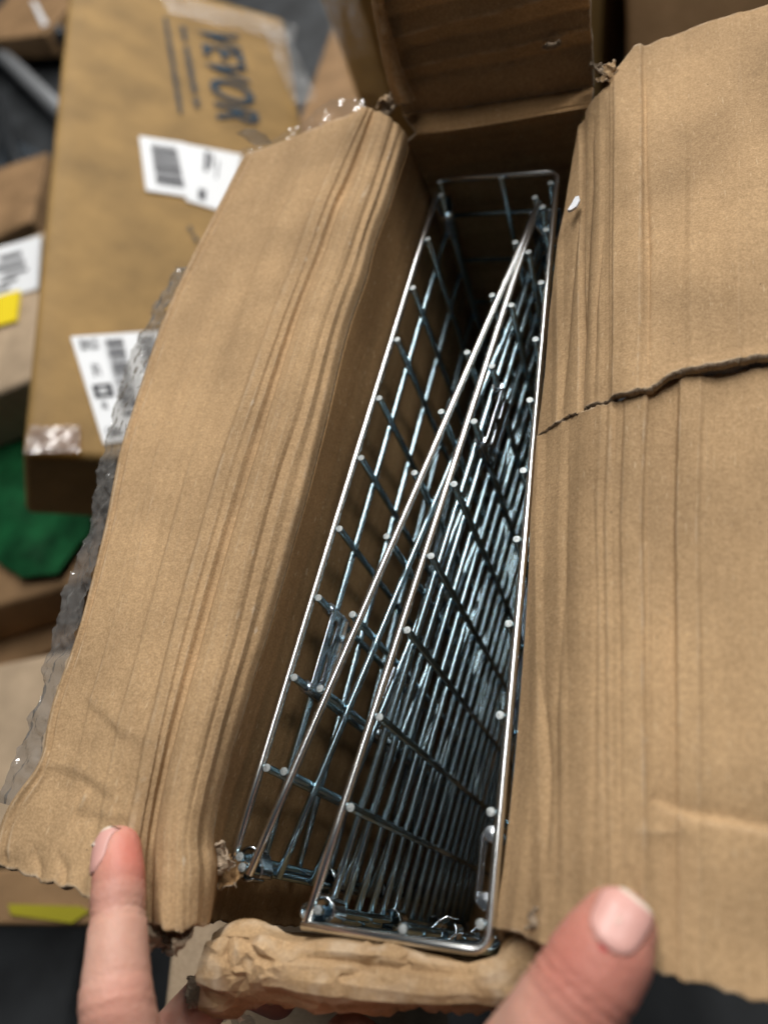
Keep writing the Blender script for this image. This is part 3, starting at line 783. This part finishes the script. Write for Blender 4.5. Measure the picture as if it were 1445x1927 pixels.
# U-shaped panel: right side with short returns at both ends
def fillet(pts, r, n=6):
    out = [Vector(pts[0])]
    for i in range(1, len(pts) - 1):
        p = Vector(pts[i]); u = (Vector(pts[i - 1]) - p).normalized(); v = (Vector(pts[i + 1]) - p).normalized()
        for k in range(n + 1):
            t = k / n
            out.append((p + u * r) * (1 - t) ** 2 + p * 2 * t * (1 - t) + (p + v * r) * t * t)
    out.append(Vector(pts[-1])); return out
c4 = [U(569, 1741), U(918, 1793), U(1049, 323), U(828, 338)]
P4 = None
for i, z in enumerate(LEV_B if False else LEV_A):
    pts = fillet([V(p) + Vector((0, 0, -z)) for p in c4], .005)
    # rod bows a little between its corners
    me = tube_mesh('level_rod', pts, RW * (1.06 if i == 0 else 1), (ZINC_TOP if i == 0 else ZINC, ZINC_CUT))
    o = bpy.data.objects.new('panel' if i == 0 else 'level_rod', me)
    link(o, cage if i == 0 else P4)
    if i == 0:
        P4 = o; o['label'] = 'rightmost wire panel bent into a shallow tray shape'
U4 = []
def upright4(p, inw):
    q = V(p) + inw * RW * 1.95; q.z = .0011
    U4.append(q)
    rod('upright_wire', q, (q.x, q.y, -DEPTH), P4, RW * 1.02, (ZINC, ZINC_CUT))
A4, B4 = U(918, 1793), U(1049, 323)
for x, y in D4:
    p = U(x, y, .001); t = (p[1] - A4[1]) / (B4[1] - A4[1])
    upright4(A4 + (B4 - A4) * t, Vector((-1, 0, 0)))
for p, s in ((U(575, 1742), 1), (U(757, 1769), 1), (U(829, 338), -1), (U(945, 330), -1)):
    upright4(p, Vector((0, s, 0)))

# hinge clips: open metal bands curled round two uprights
def clip(p, q, z0, z1, parent=cage, r=.0034, name='hinge_clip', open_ang=.5):
    p, q = Vector(p), Vector(q)
    c = (p + q) / 2; dv = (q - p); dv.z = 0
    half = dv.length / 2; ax = dv.normalized() if half > 1e-5 else Vector((1, 0, 0)); nx = Vector((-ax.y, ax.x, 0))
    prof = []
    M = 40
    for k in range(M + 1):
        t = open_ang + (2 * math.pi - open_ang * 1.2) * k / M
        x = math.cos(t); y = math.sin(t)
        rr = r * (1 - .25 * max(0, (k - M * .85) / (M * .15)))
        prof.append(c + ax * (half * (1 if x > 0 else -1) * min(1, abs(x) * 2.2) + rr * x) + nx * rr * y)
    g = np.zeros((9, M + 1, 3))
    for i in range(9):
        z = z0 + (z1 - z0) * i / 8
        for k, pp in enumerate(prof):
            zz = z + (.0012 * math.sin(k / M * 3.1) if i in (0, 8) else 0)
            g[i, k] = (pp.x, pp.y, zz)
    o = grid_obj(name, g, CLIP, parent, .0007, offset=0)
    return o
clip(U1[0], U2[0], -.006, -.0145, r=.0036)
clip(U3[0], U4[11], -.003, -.0145, r=.0037, open_ang=.9)
clip(U1[-1], U4[13], -.010, -.024, r=.0034)
clip(U2[-1], U3[-1], -.010, -.026, r=.0036)
clip(U3[-1] + Vector((.002, 0, 0)), U4[10], -.016, -.030, r=.0034)
for zz in (.075, .14, .20):
    clip(U1[0], U2[0], -zz, -zz - .010, r=.0036)
    clip(U3[0], U4[11], -zz, -zz - .010, r=.0037)
    clip(U2[-1], U3[-1], -zz, -zz - .010, r=.0036)
    clip(U4[12], U4[12] + Vector((.0022, .002, 0)), -zz + .03, -zz + .02, r=.0032)

# slotted latch plates held between two uprights by curled sleeves
def slotted_plate(q0, q1, z0, z1, side, name='slotted_plate'):
    q0, q1 = Vector(q0), Vector(q1); ax = (q1 - q0); ax.z = 0; L = ax.length; ax.normalize(); nx = Vector((ax.y, -ax.x, 0)) * side
    n, m = 60, 30
    u, v = np.meshgrid(np.linspace(0, 1, n), np.linspace(0, 1, m), indexing='ij')
    g = np.zeros((n, m, 3))
    base = q0 + nx * .0022
    for k in range(3): g[..., k] = base[k] + ax[k] * u * L + nx[k] * (.0022 * np.clip((v - .7) / .3, 0, 1) ** 2)
    g[..., 2] = z0 + (z1 - z0) * v
    s = np.zeros((n, m), bool)
    for c in (.28, .74):
        du = (u - c) * L; dz = (v - .42) * abs(z1 - z0)
        s |= (np.hypot(np.clip(np.abs(du) - .0030, 0, 1), dz) < .0021)
    o = grid_obj(name, g, CLIP, cage, .0009, mask=~s[:-1, :-1])
    for q in (q0, q1):
        pts = [(q.x, q.y, z0 + .001), (q.x, q.y, (z0 + z1) / 2), (q.x, q.y, z1 - .004)]
        link(bpy.data.objects.new('sleeve', tube_mesh('sleeve', pts, .0024, (CLIP, CLIP))), o)
    return o
slotted_plate(U1[2], U1[3], -.0095, -.0215, 1)
slotted_plate(U3[6], U3[7], -.0130, -.0250, 1)
slotted_plate(U2[2], U2[3], -.0600, -.0720, -1)
slotted_plate(U4[0] + Vector((0, .006, 0)), U4[0] + Vector((0, .024, 0)), -.0035, -.012, -1)

# ================================================================== THE HAND
hand_m, nt, b = newmat('skin')
tc = nd(nt, 'ShaderNodeTexCoord')
n1 = nd(nt, 'ShaderNodeTexNoise'); n1.inputs['Scale'].default_value = 55; n1.inputs['Detail'].default_value = 4
n2 = nd(nt, 'ShaderNodeTexNoise'); n2.inputs['Scale'].default_value = 700; n2.inputs['Detail'].default_value = 3
nt.links.new(tc.outputs['Object'], n1.inputs['Vector']); nt.links.new(tc.outputs['Object'], n2.inputs['Vector'])
r1 = ramp(nt, [(.3, (.52, .24, .18)), (.5, (.60, .33, .25)), (.72, (.66, .40, .31))]); nt.links.new(n1.outputs[0], r1.inputs[0])
col = r1.outputs[0]
def spot(col, c, rad, tint, fac):
    vs_ = nd(nt, 'ShaderNodeVectorMath', operation='DISTANCE'); vs_.inputs[1].default_value = tuple(c)
    nt.links.new(tc.outputs['Object'], vs_.inputs[0])
    mr = nd(nt, 'ShaderNodeMapRange'); mr.interpolation_type = 'SMOOTHSTEP'
    mr.inputs['From Min'].default_value = rad; mr.inputs['From Max'].default_value = rad * .15; mr.inputs['To Max'].default_value = fac
    nt.links.new(vs_.outputs['Value'], mr.inputs['Value'])
    return mixc(nt, col, tint, mr.outputs[0])
col = spot(col, U(245, 1610, .030), .014, (.72, .20, .15), .75)
col = spot(col, U(225, 1880, .036), .012, (.72, .30, .23), .5)
col = spot(col, U(1130, 1840, .050), .030, (.56, .21, .16), .85)
col = spot(col, U(1137, 1781, .0500), .0016, (.55, .04, .04), .9)
nt.links.new(col, b.inputs['Base Color'])
b.inputs['Roughness'].default_value = .48; b.inputs['Specular IOR Level'].default_value = .35
b.inputs['Subsurface Weight'].default_value = .25; b.inputs['Subsurface Radius'].default_value = (.004, .0015, .0008); b.inputs['Subsurface Scale'].default_value = 1.0
bp = nd(nt, 'ShaderNodeBump'); bp.inputs['Strength'].default_value = .35; bp.inputs['Distance'].default_value = .0008
nt.links.new(n2.outputs[0], bp.inputs['Height']); nt.links.new(bp.outputs[0], b.inputs['Normal'])
nail_m = plain('fingernail', (.70, .38, .33), rough=.38, spec=.5)
nail_tip = plain('fingernail_edge', (.80, .68, .57), rough=.4, spec=.5)

def capsule(bm, a, b, ra, rb, rings=10, sides=20, flat=1.0):
    a, b = Vector(a), Vector(b); t = (b - a); L = t.length; t.normalize()
    ref = Vector((0, 0, 1)); s = ref.cross(t).normalized(); upv = t.cross(s)
    prof = []
    for k in range(7): an = -math.pi / 2 + k / 6 * math.pi / 2; prof.append((ra * math.sin(an), ra * math.cos(an)))
    for k in range(1, rings): u = k / rings; prof.append((L * u, ra + (rb - ra) * u))
    for k in range(7): an = k / 6 * math.pi / 2; prof.append((L + rb * math.sin(an), rb * math.cos(an)))
    rows = []
    for x, r in prof:
        rows.append([bm.verts.new(a + t * x + (s * math.cos(2 * math.pi * j / sides) + upv * flat * math.sin(2 * math.pi * j / sides)) * max(r, 1e-5)) for j in range(sides)])
    for i in range(len(rows) - 1):
        for j in range(sides): bm.faces.new((rows[i][j], rows[i][(j + 1) % sides], rows[i + 1][(j + 1) % sides], rows[i + 1][j]))
    bm.faces.new(rows[0][::-1]); bm.faces.new(rows[-1])
def chain(bm, pts, rads, flat=1.0):
    for i in range(len(pts) - 1): capsule(bm, pts[i], pts[i + 1], rads[i], rads[i + 1], flat=flat)
bm = bmesh.new()
idx = [V(U(222, 1598, .030)), V(U(223, 1650, .031)), V(U(222, 1720, .0315)), V(U(220, 1800, .033)), V(U(218, 1880, .033))]
idx_r = [.0068, .0076, .0079, .0086, .0098]
pip = idx[-1]
mcp = Vector((pip.x + .012, pip.y - .046, .012))
chain(bm, idx + [mcp], idx_r + [.0125], .97)
thb = [V(U(1160, 1748, .042)), V(U(1140, 1790, .042)), V(U(1095, 1860, .041)), V(U(1045, 1945, .037))]
chain(bm, thb, [.0088, .0104, .0112, .0118], .88)
tm = thb[-1]
cmc = Vector((tm.x - .035, tm.y - .052, -.010))
chain(bm, [tm, tm.lerp(cmc, .5), cmc], [.0118, .0150, .0185])
wrist = Vector((-.105, -.175, -.035))
# palm mass
mc = [mcp, Vector((mcp.x + .018, mcp.y - .012, .000)), Vector((mcp.x + .032, mcp.y - .020, -.016)), Vector((mcp.x + .040, mcp.y - .030, -.034))]
for m_ in mc: chain(bm, [m_, m_.lerp(wrist, .5), wrist], [.0125, .0150, .0200])
chain(bm, [cmc, wrist], [.0190, .0210])
chain(bm, [tm.lerp(cmc, .6), mcp.lerp(wrist, .25)], [.0110, .0120])
chain(bm, [cmc, mc[2]], [.0150, .0140])
chain(bm, [wrist, wrist + Vector((-.012, -.10, -.03))], [.0250, .0300])
# three curled fingers below the near end
for j, (m_, sp) in enumerate(zip(mc[1:], (.0, .012, .024))):
    p1 = V(U(322, 1962, -.018)) if j == 0 else m_ + Vector((-.012 + sp * .3, .040, -.004)); p2 = p1 + Vector((.006, .020, -.018)); p3 = p2 + Vector((.012, -.006, -.016))
    chain(bm, [m_, p1, p2, p3], [.0115, .0090, .0080, .0070])
me = bpy.data.meshes.new('hand'); bm.to_mesh(me); bm.free()
tmp = bpy.data.objects.new('hand_rough', me); C.objects.link(tmp)
rm = tmp.modifiers.new('r', 'REMESH'); rm.mode = 'VOXEL'; rm.voxel_size = .0011
sm = tmp.modifiers.new('s', 'SMOOTH'); sm.iterations = 14; sm.factor = .5
dg = bpy.context.evaluated_depsgraph_get(); dg.update()
me2 = bpy.data.meshes.new_from_object(tmp.evaluated_get(dg)); me2.name = 'hand'
bpy.data.objects.remove(tmp, do_unlink=True)
me2.materials.clear(); me2.materials.append(hand_m)
# creases of the knuckles
co = np.zeros(len(me2.vertices) * 3); me2.vertices.foreach_get('co', co); co = co.reshape(-1, 3)
no = np.zeros_like(co); me2.vertices.foreach_get('normal', no.reshape(-1)) if False else None
no = np.array([v.normal[:] for v in me2.vertices])
def knuckle(p, axis, depth, width, reach=.016):
    global co
    p = np.array(p); axis = np.array(axis); r = co - p
    s = r @ axis; dist = np.linalg.norm(r - s[:, None] * axis, axis=1)
    wv = fbm(co * 260, 2) * .0008
    k = np.exp(-((s + wv) / width) ** 2) * (np.linalg.norm(r, axis=1) < reach)
    co = co - no * (depth * k)[:, None]
iax = (idx[3] - idx[1]).normalized()
for off, dp in ((0, .0009), (.0018, .0006), (-.0020, .0005)): knuckle(idx[2] + iax * off, iax, dp, .0006)
knuckle(idx[1] + iax * .002, iax, .0002, .0006)
for off, dp in ((0, .0002), (.003, .0003), (-.004, .0002)): knuckle(idx[4] + iax * off, iax, dp, .0008)
tax = (thb[2] - thb[1]).normalized()
for off, dp in ((0, .0010), (.0026, .0008), (-.0022, .0006), (.0052, .0004)): knuckle(thb[2] + tax * off, tax, dp, .0007, .02)
me2.vertices.foreach_set('co', co.reshape(-1).astype(np.float32))
me2.polygons.foreach_set('use_smooth', [True] * len(me2.polygons)); me2.update()
hand = link(bpy.data.objects.new('hand', me2))
tag(hand, 'bare hand with index finger and thumb pressing the two side flaps open', 'hand')
bvh = BVHTree.FromPolygons([tuple(c) for c in co], [tuple(p.vertices) for p in me2.polygons])
o_ = Vector((0, 0, CAM_H)); nt = hand_m.node_tree
for (x_, y_, r_, t_, f_) in ((1137, 1781, .0017, (.50, .03, .03), 1.0), (1060, 1815, .010, (.50, .17, .13), .5), (200, 1690, .006, (.62, .30, .25), .4)):
    hit = bvh.ray_cast(o_, (V(U(x_, y_, .0)) - o_).normalized(), 2)
    if hit[0] is not None:
        b_ = nt.nodes['Principled BSDF']; src = b_.inputs['Base Color'].links[0].from_socket
        nt.links.new(spot(src, hit[0], r_, t_, f_), b_.inputs['Base Color'])
def nail(center, axis, normal, length, width, name='fingernail', edge=.16):
    """plate that follows the fingertip, rounded at the cuticle, with a pale free edge"""
    axis = Vector(axis).normalized(); normal = Vector(normal); normal = (normal - axis * normal.dot(axis)).normalized(); sdv = axis.cross(normal)
    n, m = 26, 22
    verts, faces, mi = [], [], []
    for i in range(n):
        u = i / (n - 1)
        wd = width * (.80 + .20 * math.sin(min(1, u * 1.6) * math.pi / 2)) * (1 - .10 * max(0, u - .8) / .2)
        if u < .25: wd *= math.sqrt(max(0, 1 - ((.25 - u) / .27) ** 2))
        if u > .88: wd *= math.sqrt(max(0.05, 1 - ((u - .88) / .16) ** 2))
        for j in range(m):
            v = j / (m - 1) * 2 - 1
            p = Vector(center) + axis * ((u - .5) * length) + sdv * (v * wd / 2) + normal * .02
            hit = bvh.ray_cast(p, -normal, .05)
            if hit[0] is None: hit = bvh.find_nearest(p)
            q = hit[0] + normal * (.00045 + .0007 * max(0, u - .8) / .2 - .0005 * (abs(v) ** 6) - .0003 * max(0, .12 - u) / .12)
            verts.append(q)
    for i in range(n - 1):
        for j in range(m - 1):
            faces.append((i * m + j, i * m + j + 1, (i + 1) * m + j + 1, (i + 1) * m + j)); mi.append(1 if (i / (n - 1)) > 1 - edge else 0)
    o = mesh_obj(name, verts, faces, [nail_m, nail_tip], hand)
    o.data.polygons.foreach_set('material_index', mi)
    s = o.modifiers.new('t', 'SOLIDIFY'); s.thickness = .0006; s.offset = 0
    return o
nail(V(U(187, 1600, .034)), idx[0] - idx[2], (-.70, .0, .72), .0132, .0100, edge=.17)
nail(V(U(1168, 1734, .050)), V(U(1200, 1690, .045)) - V(U(1140, 1780, .045)), (.25, .12, .95), .0118, .0112, edge=.11)

# ================================================================== THINGS BEHIND AND BELOW
def oriented_box(name, o0, a, b, c, la, lb, lc, mat, label, cat='cardboard box', group=None, bevel=.006, sag=.004):
    """carton with top-face corner o0, axes a (length), b (width), c (up normal)"""
    o0, a, b, c = map(np.array, (o0, a, b, c))
    bm = bmesh.new()
    def f(u, v, w_): return V(o0 + a * la * u + b * lb * v - c * lc * w_)
    vs_ = [bm.verts.new(f(u, v, w_)) for u in (0, 1) for v in (0, 1) for w_ in (0, 1)]
    for q in ((0, 2, 6, 4), (1, 5, 7, 3), (0, 4, 5, 1), (2, 3, 7, 6), (0, 1, 3, 2), (4, 6, 7, 5)): bm.faces.new([vs_[i] for i in q])
    bmesh.ops.recalc_face_normals(bm, faces=bm.faces)
    bmesh.ops.subdivide_edges(bm, edges=bm.edges[:], cuts=12, use_grid_fill=True)
    for v in bm.verts:
        n_ = mnoise.noise(v.co * 9) * sag + mnoise.noise(v.co * 25 + Vector((3, 1, 2))) * sag * .35
        v.co += Vector((n_, mnoise.noise(v.co * 9 + Vector((7, 7, 7))) * sag, n_))
    me = bpy.data.meshes.new(name); bm.to_mesh(me); bm.free(); me.materials.append(mat)
    root = thing(name, label, cat, group=group)
    body = link(bpy.data.objects.new('carton', me), root)
    bv = body.modifiers.new('b', 'BEVEL'); bv.width = bevel; bv.segments = 3; bv.angle_limit = math.radians(50)
    body.data.polygons.foreach_set('use_smooth', [True] * len(me.polygons))
    return root
def plane_hit(px, py, o0, n):
    r = ROT @ np.array([px - CX, -(py - CY), -F_PX]); o_ = np.array([0, 0, CAM_H])
    return o_ + r * (((np.array(o0) - o_) @ np.array(n)) / (r @ np.array(n)))
def decal(name, px_quad, o0, n, mat, parent, lift=.003):
    o1 = np.array(o0) + np.array(n) * lift
    vs_ = [plane_hit(x, y, o1, n) for x, y in px_quad]
    lo = [v - np.array(n) * lift * .5 for v in vs_]
    k = len(vs_)
    return mesh_obj(name, vs_ + lo, [list(range(k))] + [[i, i + k, (i + 1) % k + k, (i + 1) % k] for i in range(k)], mat, parent, smooth=False)
def print_rects(name, quad, rects, o0, n, mat, parent, lift):
    """flat print: rectangles in the unit square of a label quad (corners: 00,10,11,01 in pixels)"""
    o1 = np.array(o0) + np.array(n) * lift
    q = [plane_hit(x, y, o1, n) for x, y in quad]
    def at(u, v): return q[0] * (1 - u) * (1 - v) + q[1] * u * (1 - v) + q[2] * u * v + q[3] * (1 - u) * v
    vs_, fs = [], []
    for (u0, v0, u1, v1) in rects:
        k = len(vs_); vs_ += [at(u0, v0), at(u1, v0), at(u1, v1), at(u0, v1)]; fs.append((k, k + 1, k + 2, k + 3))
    o = mesh_obj(name, vs_, fs, mat, parent, smooth=False)
    if len(fs) > 1: o['kind'] = 'stuff'
    return o
def bars(u0, u1, v0, v1, n, seed):
    rs = random.Random(seed); out = []; v = v0
    while v < v1:
        t = (v1 - v0) / n * rs.choice([.35, .5, .9, 1.3]); out.append((u0, v, u1, min(v + t, v1))); v += t + (v1 - v0) / n * rs.choice([.4, .6, 1.0])
    return out

# long printed carton leaning behind the left flap
aB = np.array([-.3161, .948, .0374]); aB /= np.linalg.norm(aB)
bB = np.array([.7572, .247, -.6047]); bB -= aB * (aB @ bB); bB /= np.linalg.norm(bB)
cB = np.cross(bB, aB); cB /= np.linalg.norm(cB)
oB = np.array([-.4224, .239, -.1131])
bigbox = oriented_box('printed_carton', oB, aB, bB, cB, .72, .255, .085, KRAFT_BG, 'long taped brown carton with blue printing and white barcode labels behind the left flap', bevel=.010, sag=.0011)
# sticker with barcode, upper
q1 = [(262, 255), (348, 268), (372, 372), (275, 357)]
lab = decal('barcode_label', q1, oB, cB, WHITE, bigbox, .0022)
print_rects('barcode', q1, bars(.22, .78, .12, .88, 34, 4), oB, cB, INK_GREY, lab, .0026)
lab = decal('address_label', [(346, 269), (455, 290), (430, 400), (350, 376)], oB, cB, WHITE, bigbox, .0020)
print_rects('printed_text', [(346, 269), (455, 290), (430, 400), (350, 376)], [(.36, .06, .44, .42), (.47, .10, .52, .34), (.28, .74, .44, .92), (.6, .2, .63, .5)], oB, cB, INK_GREY, lab, .0024)
# sticker with barcode, lower
q2 = [(133, 633), (300, 622), (330, 812), (195, 835)]
lab = decal('barcode_label', q2, oB, cB, WHITE, bigbox, .0022)
print_rects('barcode', q2, bars(.36, .56, .05, .80, 46, 6), oB, cB, INK_GREY, lab, .0026)
print_rects('barcode', q2, bars(.74, .92, .05, .80, 40, 8), oB, cB, INK_GREY, lab, .0026)
rs = random.Random(5)
dots = [(.07 + .19 * rs.random(), .03 + .10 * rs.random()) for _ in range(60)] + [(.07 + .2 * rs.random(), .86 + .09 * rs.random()) for _ in range(60)]
print_rects('printed_text', q2, [(u, v, u + .02, v + .012) for u, v in dots] + [(.13, .28, .155, .40), (.17, .27, .185, .37), (.2, .29, .215, .40), (.12, .64, .15, .70), (.16, .63, .18, .71), (.34, .03, .345, .82)], oB, cB, INK_GREY, lab, .0026)
print_rects('black_square', q2, [(.07, .475, .30, .60)], oB, cB, INK, lab, .0027)
print_rects('white_mark', q2, [(.13, .51, .24, .53), (.13, .55, .24, .57), (.13, .51, .15, .57)], oB, cB, WHITE, lab, .0031)
# printed name, read from the far end to the near end, letters' tops toward the right edge
def printed_name(txt, p_start, p_end, p_top, mat, lift=.0020, shear=.0):
    o1 = oB + cB * lift
    s = plane_hit(*p_start, o1, cB); e = plane_hit(*p_end, o1, cB); t = plane_hit(*p_top, o1, cB)
    cu = bpy.data.curves.new('txt', 'FONT'); cu.body = txt; cu.size = 1; cu.dimensions = '2D'; cu.fill_mode = 'FRONT'; cu.offset = .018; cu.shear = shear; cu.space_character = 1.12
    ob = bpy.data.objects.new('txt', cu); C.objects.link(ob)
    dg = bpy.context.evaluated_depsgraph_get(); dg.update()
    me = bpy.data.meshes.new_from_object(ob.evaluated_get(dg)); bpy.data.objects.remove(ob, do_unlink=True)
    co = np.array([v.co[:] for v in me.vertices]); mn, mx = co.min(0), co.max(0)
    X = e - s; Y = t - s; Y = Y - X * (Y @ X) / (X @ X)
    for v, c_ in zip(me.vertices, co):
        uu = (c_[0] - mn[0]) / (mx[0] - mn[0]); vv_ = (c_[1] - mn[1]) / (mx[1] - mn[1])
        v.co = V(s + X * uu + Y * vv_)
    me.materials.clear(); me.materials.append(mat); me.update()
    return link(bpy.data.objects.new('printed_name', me), bigbox)
printed_name('VEVOR', (371, 46), (408, 222), (447, 58), INK_BLUE, shear=.12)
def print_line(p0, p1, wpx, words, name='printed_line'):
    o1 = oB + cB * .0020; out_v, out_f = [], []
    p0, p1 = np.array(p0, float), np.array(p1, float); dv = p1 - p0; nv = np.array([-dv[1], dv[0]]); nv /= np.linalg.norm(nv)
    rs = random.Random(int(p0[0]))
    for (t0, t1) in words:
        t = t0
        while t < t1:
            st = rs.uniform(.012, .022); k = len(out_v); hh = wpx * rs.uniform(.35, .5)
            for (tt, s_) in ((t, -hh), (t + st, -hh), (t + st, hh), (t, hh)): out_v.append(plane_hit(*(p0 + dv * min(tt, t1) + nv * s_), o1, cB))
            out_f.append((k, k + 1, k + 2, k + 3)); t += st + .008
    mesh_obj(name, out_v, out_f, INK_BLUE, bigbox, smooth=False)['kind'] = 'stuff'
print_line((343, 48), (372, 202), 12, [(0, .19), (.25, .82), (.87, 1)])
print_line((311, 32), (340, 212), 10, [(0, 1)])
print_line((355, 425), (372, 455), 8, [(0, .4), (.55, 1)])
# tapes on that carton
def tape_on(px_quad, mat, parent, lift=.0035, amp=.002, seed=0):
    o1 = oB + cB * lift
    P = [plane_hit(x, y, o1, cB) for x, y in px_quad]
    g = loft([[P[0], P[3]], [P[1], P[2]]], 30, 30)
    g = g + cB * (amp * fbm(g * 30 + seed, 3))[..., None]
    return grid_obj('packing_tape', g, mat, parent)
tape_on([(300, -14), (560, 45), (552, 80), (318, 22)], FILM, bigbox, seed=2, amp=.0012)
tape_on([(488, 42), (540, 58), (598, 185), (556, 196)], FILM, bigbox, .004, seed=4, amp=.0012)
tape_on([(56, 800), (150, 800), (150, 850), (44, 852)], FILM_AMBER, bigbox, .004, .002, seed=3)

def flat_box(name, px_corners, z, hgt, mat, label, from_right=False, group=None, sag=.003):
    """carton with a level top whose near-left, near-right and far-left corners are given"""
    p0, p1, p3 = [U(x, y, z) for x, y in px_corners]
    b_ = p1 - p0; lb = np.linalg.norm(b_); b_ /= lb
    a_ = p3 - (p1 if from_right else p0); a_ -= b_ * (a_ @ b_); la = np.linalg.norm(a_); a_ /= la
    c_ = np.cross(b_, a_)
    if c_[2] < 0: c_ = -c_
    return oriented_box(name, p0, a_, b_, c_, la, lb, hgt, mat, label, group=group, sag=sag), p0, c_
# left: pale carton with white label and yellow sticker
bx, p0, c_ = flat_box('labelled_carton', [(-160, 800), (62, 712), (80, 432)], -.22, .07, KRAFT_BG3, 'pale brown carton with white shipping label and yellow sticker at left edge', True)
ql = [(-60, 480), (76, 443), (70, 542), (-60, 580)]
lab = decal('shipping_label', ql, p0, c_, WHITE, bx, .004)
print_rects('printed_text', ql, [(.45, .2, .75, .3), (.4, .38, .8, .48), (.5, .55, .85, .62), (.46, .68, .7, .74), (.4, .8, .6, .86)], p0, c_, INK_GREY, lab, .0048)
decal('yellow_sticker', [(-40, 566), (37, 545), (30, 602), (-40, 622)], p0, c_, YELLOW, bx, .0055)
# small carton and round roll higher up at left edge
bx, p0, c_ = flat_box('small_carton', [(-60, 75), (84, 62), (-60, -80)], -.40, .05, KRAFT_BG2, 'small brown carton at the upper left corner')
tape_q = [(58, 0), (66, 0), (90, 44), (80, 48)]
decal('packing_tape', tape_q, p0, c_, WHITE, bx, .004)
bx, p0, c_ = flat_box('amber_carton', [(-60, 460), (58, 418), (-50, 335)], -.40, .05, KRAFT_BG2, 'small amber brown taped carton at left edge above the labelled carton', sag=.008)
# green labelled carton beneath the leaning carton
bx, p0, c_ = flat_box('green_label_carton', [(-120, 1180), (260, 1060), (-60, 760)], -.30, .08, KRAFT_BG2, 'dark brown carton under a large green label below the leaning carton')
gq = [(-30, 855), (30, 800), (150, 870), (175, 985), (110, 1080), (40, 1088), (-30, 1020)]
gl_ = [plane_hit(x, y, p0 + c_ * .008, c_) for x, y in gq]
gg = loft([[gl_[0], gl_[6], gl_[5]], [(gl_[1] + gl_[0]) / 2, (gl_[1] + gl_[4]) / 2, (gl_[4] + gl_[5]) / 2], [gl_[1], (gl_[2] + gl_[3]) / 2, gl_[4]], [gl_[2], gl_[3], (gl_[3] + gl_[4]) / 2]], 60, 18)
gg = gg + c_ * (.006 * crumple(gg * 16, 2))[..., None]
lab = grid_obj('green_label', gg, GREEN, bx)
INK_DG = plain('dark_green_ink', (.004, .045, .015), rough=.5)
print_rects('printed_text', [(-10, 940), (120, 960), (120, 1060), (0, 1060)], [(.1, .1 + .14 * k, .75, .14 + .14 * k) for k in range(5)] + [(.8, .2, .98, .6)], p0, c_, INK_DG, lab, .0058)
# lower cartons at left
flat_box('brown_carton', [(-160, 1330), (210, 1180), (-120, 1085)], -.36, .07, KRAFT_BG2, 'dark brown taped carton below the green labelled carton')
flat_box('pale_carton', [(-200, 1640), (120, 1600), (-160, 1280)], -.33, .08, KRAFT_BG3, 'pale carton at the left edge beside the near end of the left flap')
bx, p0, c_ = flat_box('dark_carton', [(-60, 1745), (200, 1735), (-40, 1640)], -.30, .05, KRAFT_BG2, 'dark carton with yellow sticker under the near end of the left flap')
decal('yellow_sticker', [(15, 1702), (150, 1706), (168, 1716), (135, 1738), (20, 1722)], p0, c_, plain('shaded_yellow_sticker', (.34, .30, .015), rough=.6), bx, .004)  # sticker yellow darkened in its colour to stand for shade
flat_box('beige_carton', [(280, 2120), (760, 2140), (290, 1700)], -.16, .10, KRAFT_BG3, 'beige carton seen below the crumpled near flap beside the index finger')
# right and far
def upright_box(name, x0, x1, y, z0, z1, dep, mat, label, rot=0):
    c, s = math.cos(rot), math.sin(rot)
    return oriented_box(name, (x0, y, z0), (0, 0, 1), (c, s, 0), (s, -c, 0), z1 - z0, x1 - x0, dep, mat, label)
oriented_box('tall_carton', (-.03, .62, -.40), (0, .45, .893), (1, 0, 0), (0, -.893, .45), .62, .60, .12, KRAFT_BG2, 'large brown carton leaning behind the right flap')
bx = upright_box('taped_carton', -.30, -.06, .74, -.47, .02, .20, KRAFT_BG, 'brown carton with glossy tape standing behind the upright far flap', rot=-.25)
g = loft([[np.array([-.288, .712, .02]), np.array([-.288, .712, -.25])], [np.array([-.250, .702, .02]), np.array([-.250, .702, -.25])]], 40, 12)
g[..., 1] += .004 * fbm(g * 25, 3) - .004
grid_obj('packing_tape', g, FILM, bx)

flat_box('floor_carton', [(540, 290), (790, 250), (500, -80)], -.42, .05, KRAFT_BG2, 'dark brown carton low between the printed carton and the upright far flap')
# dark wire shelf rack far left, with a pale post
rack = thing('wire_rack', 'dark wire shelf rack with pale steel edge far back at left', 'shelf rack')
RACK = plain('rack_steel', (.05, .055, .06), rough=.4, metal=.6)
PALE = plain('pale_steel', (.23, .24, .25), rough=.45, metal=.3)
BLUEW = plain('bright_wire', (.45, .55, .65), rough=.25, metal=.9)
def bar(name, a, b, r, mat, parent): return link(bpy.data.objects.new(name, tube_mesh(name, [a, b], r, (mat, mat), 8)), parent)
bar('front_edge', V(U(-40, 60, -.44)), V(U(120, 215, -.44)), .018, PALE, rack)
for k in range(9): bar('shelf_wire', V(U(8 + 11 * k, 255 + 5 * k, -.44)), V(U(-6 + 11 * k, 420 + 2 * k, -.44)), .0032, BLUEW, rack)
bar('post', V(U(-12, 190, -.42)), V(U(66, 400, -.42)), .014, RACK, rack)
bar('post', V(U(62, -30, -.42)), V(U(116, 70, -.42)), .014, RACK, rack)
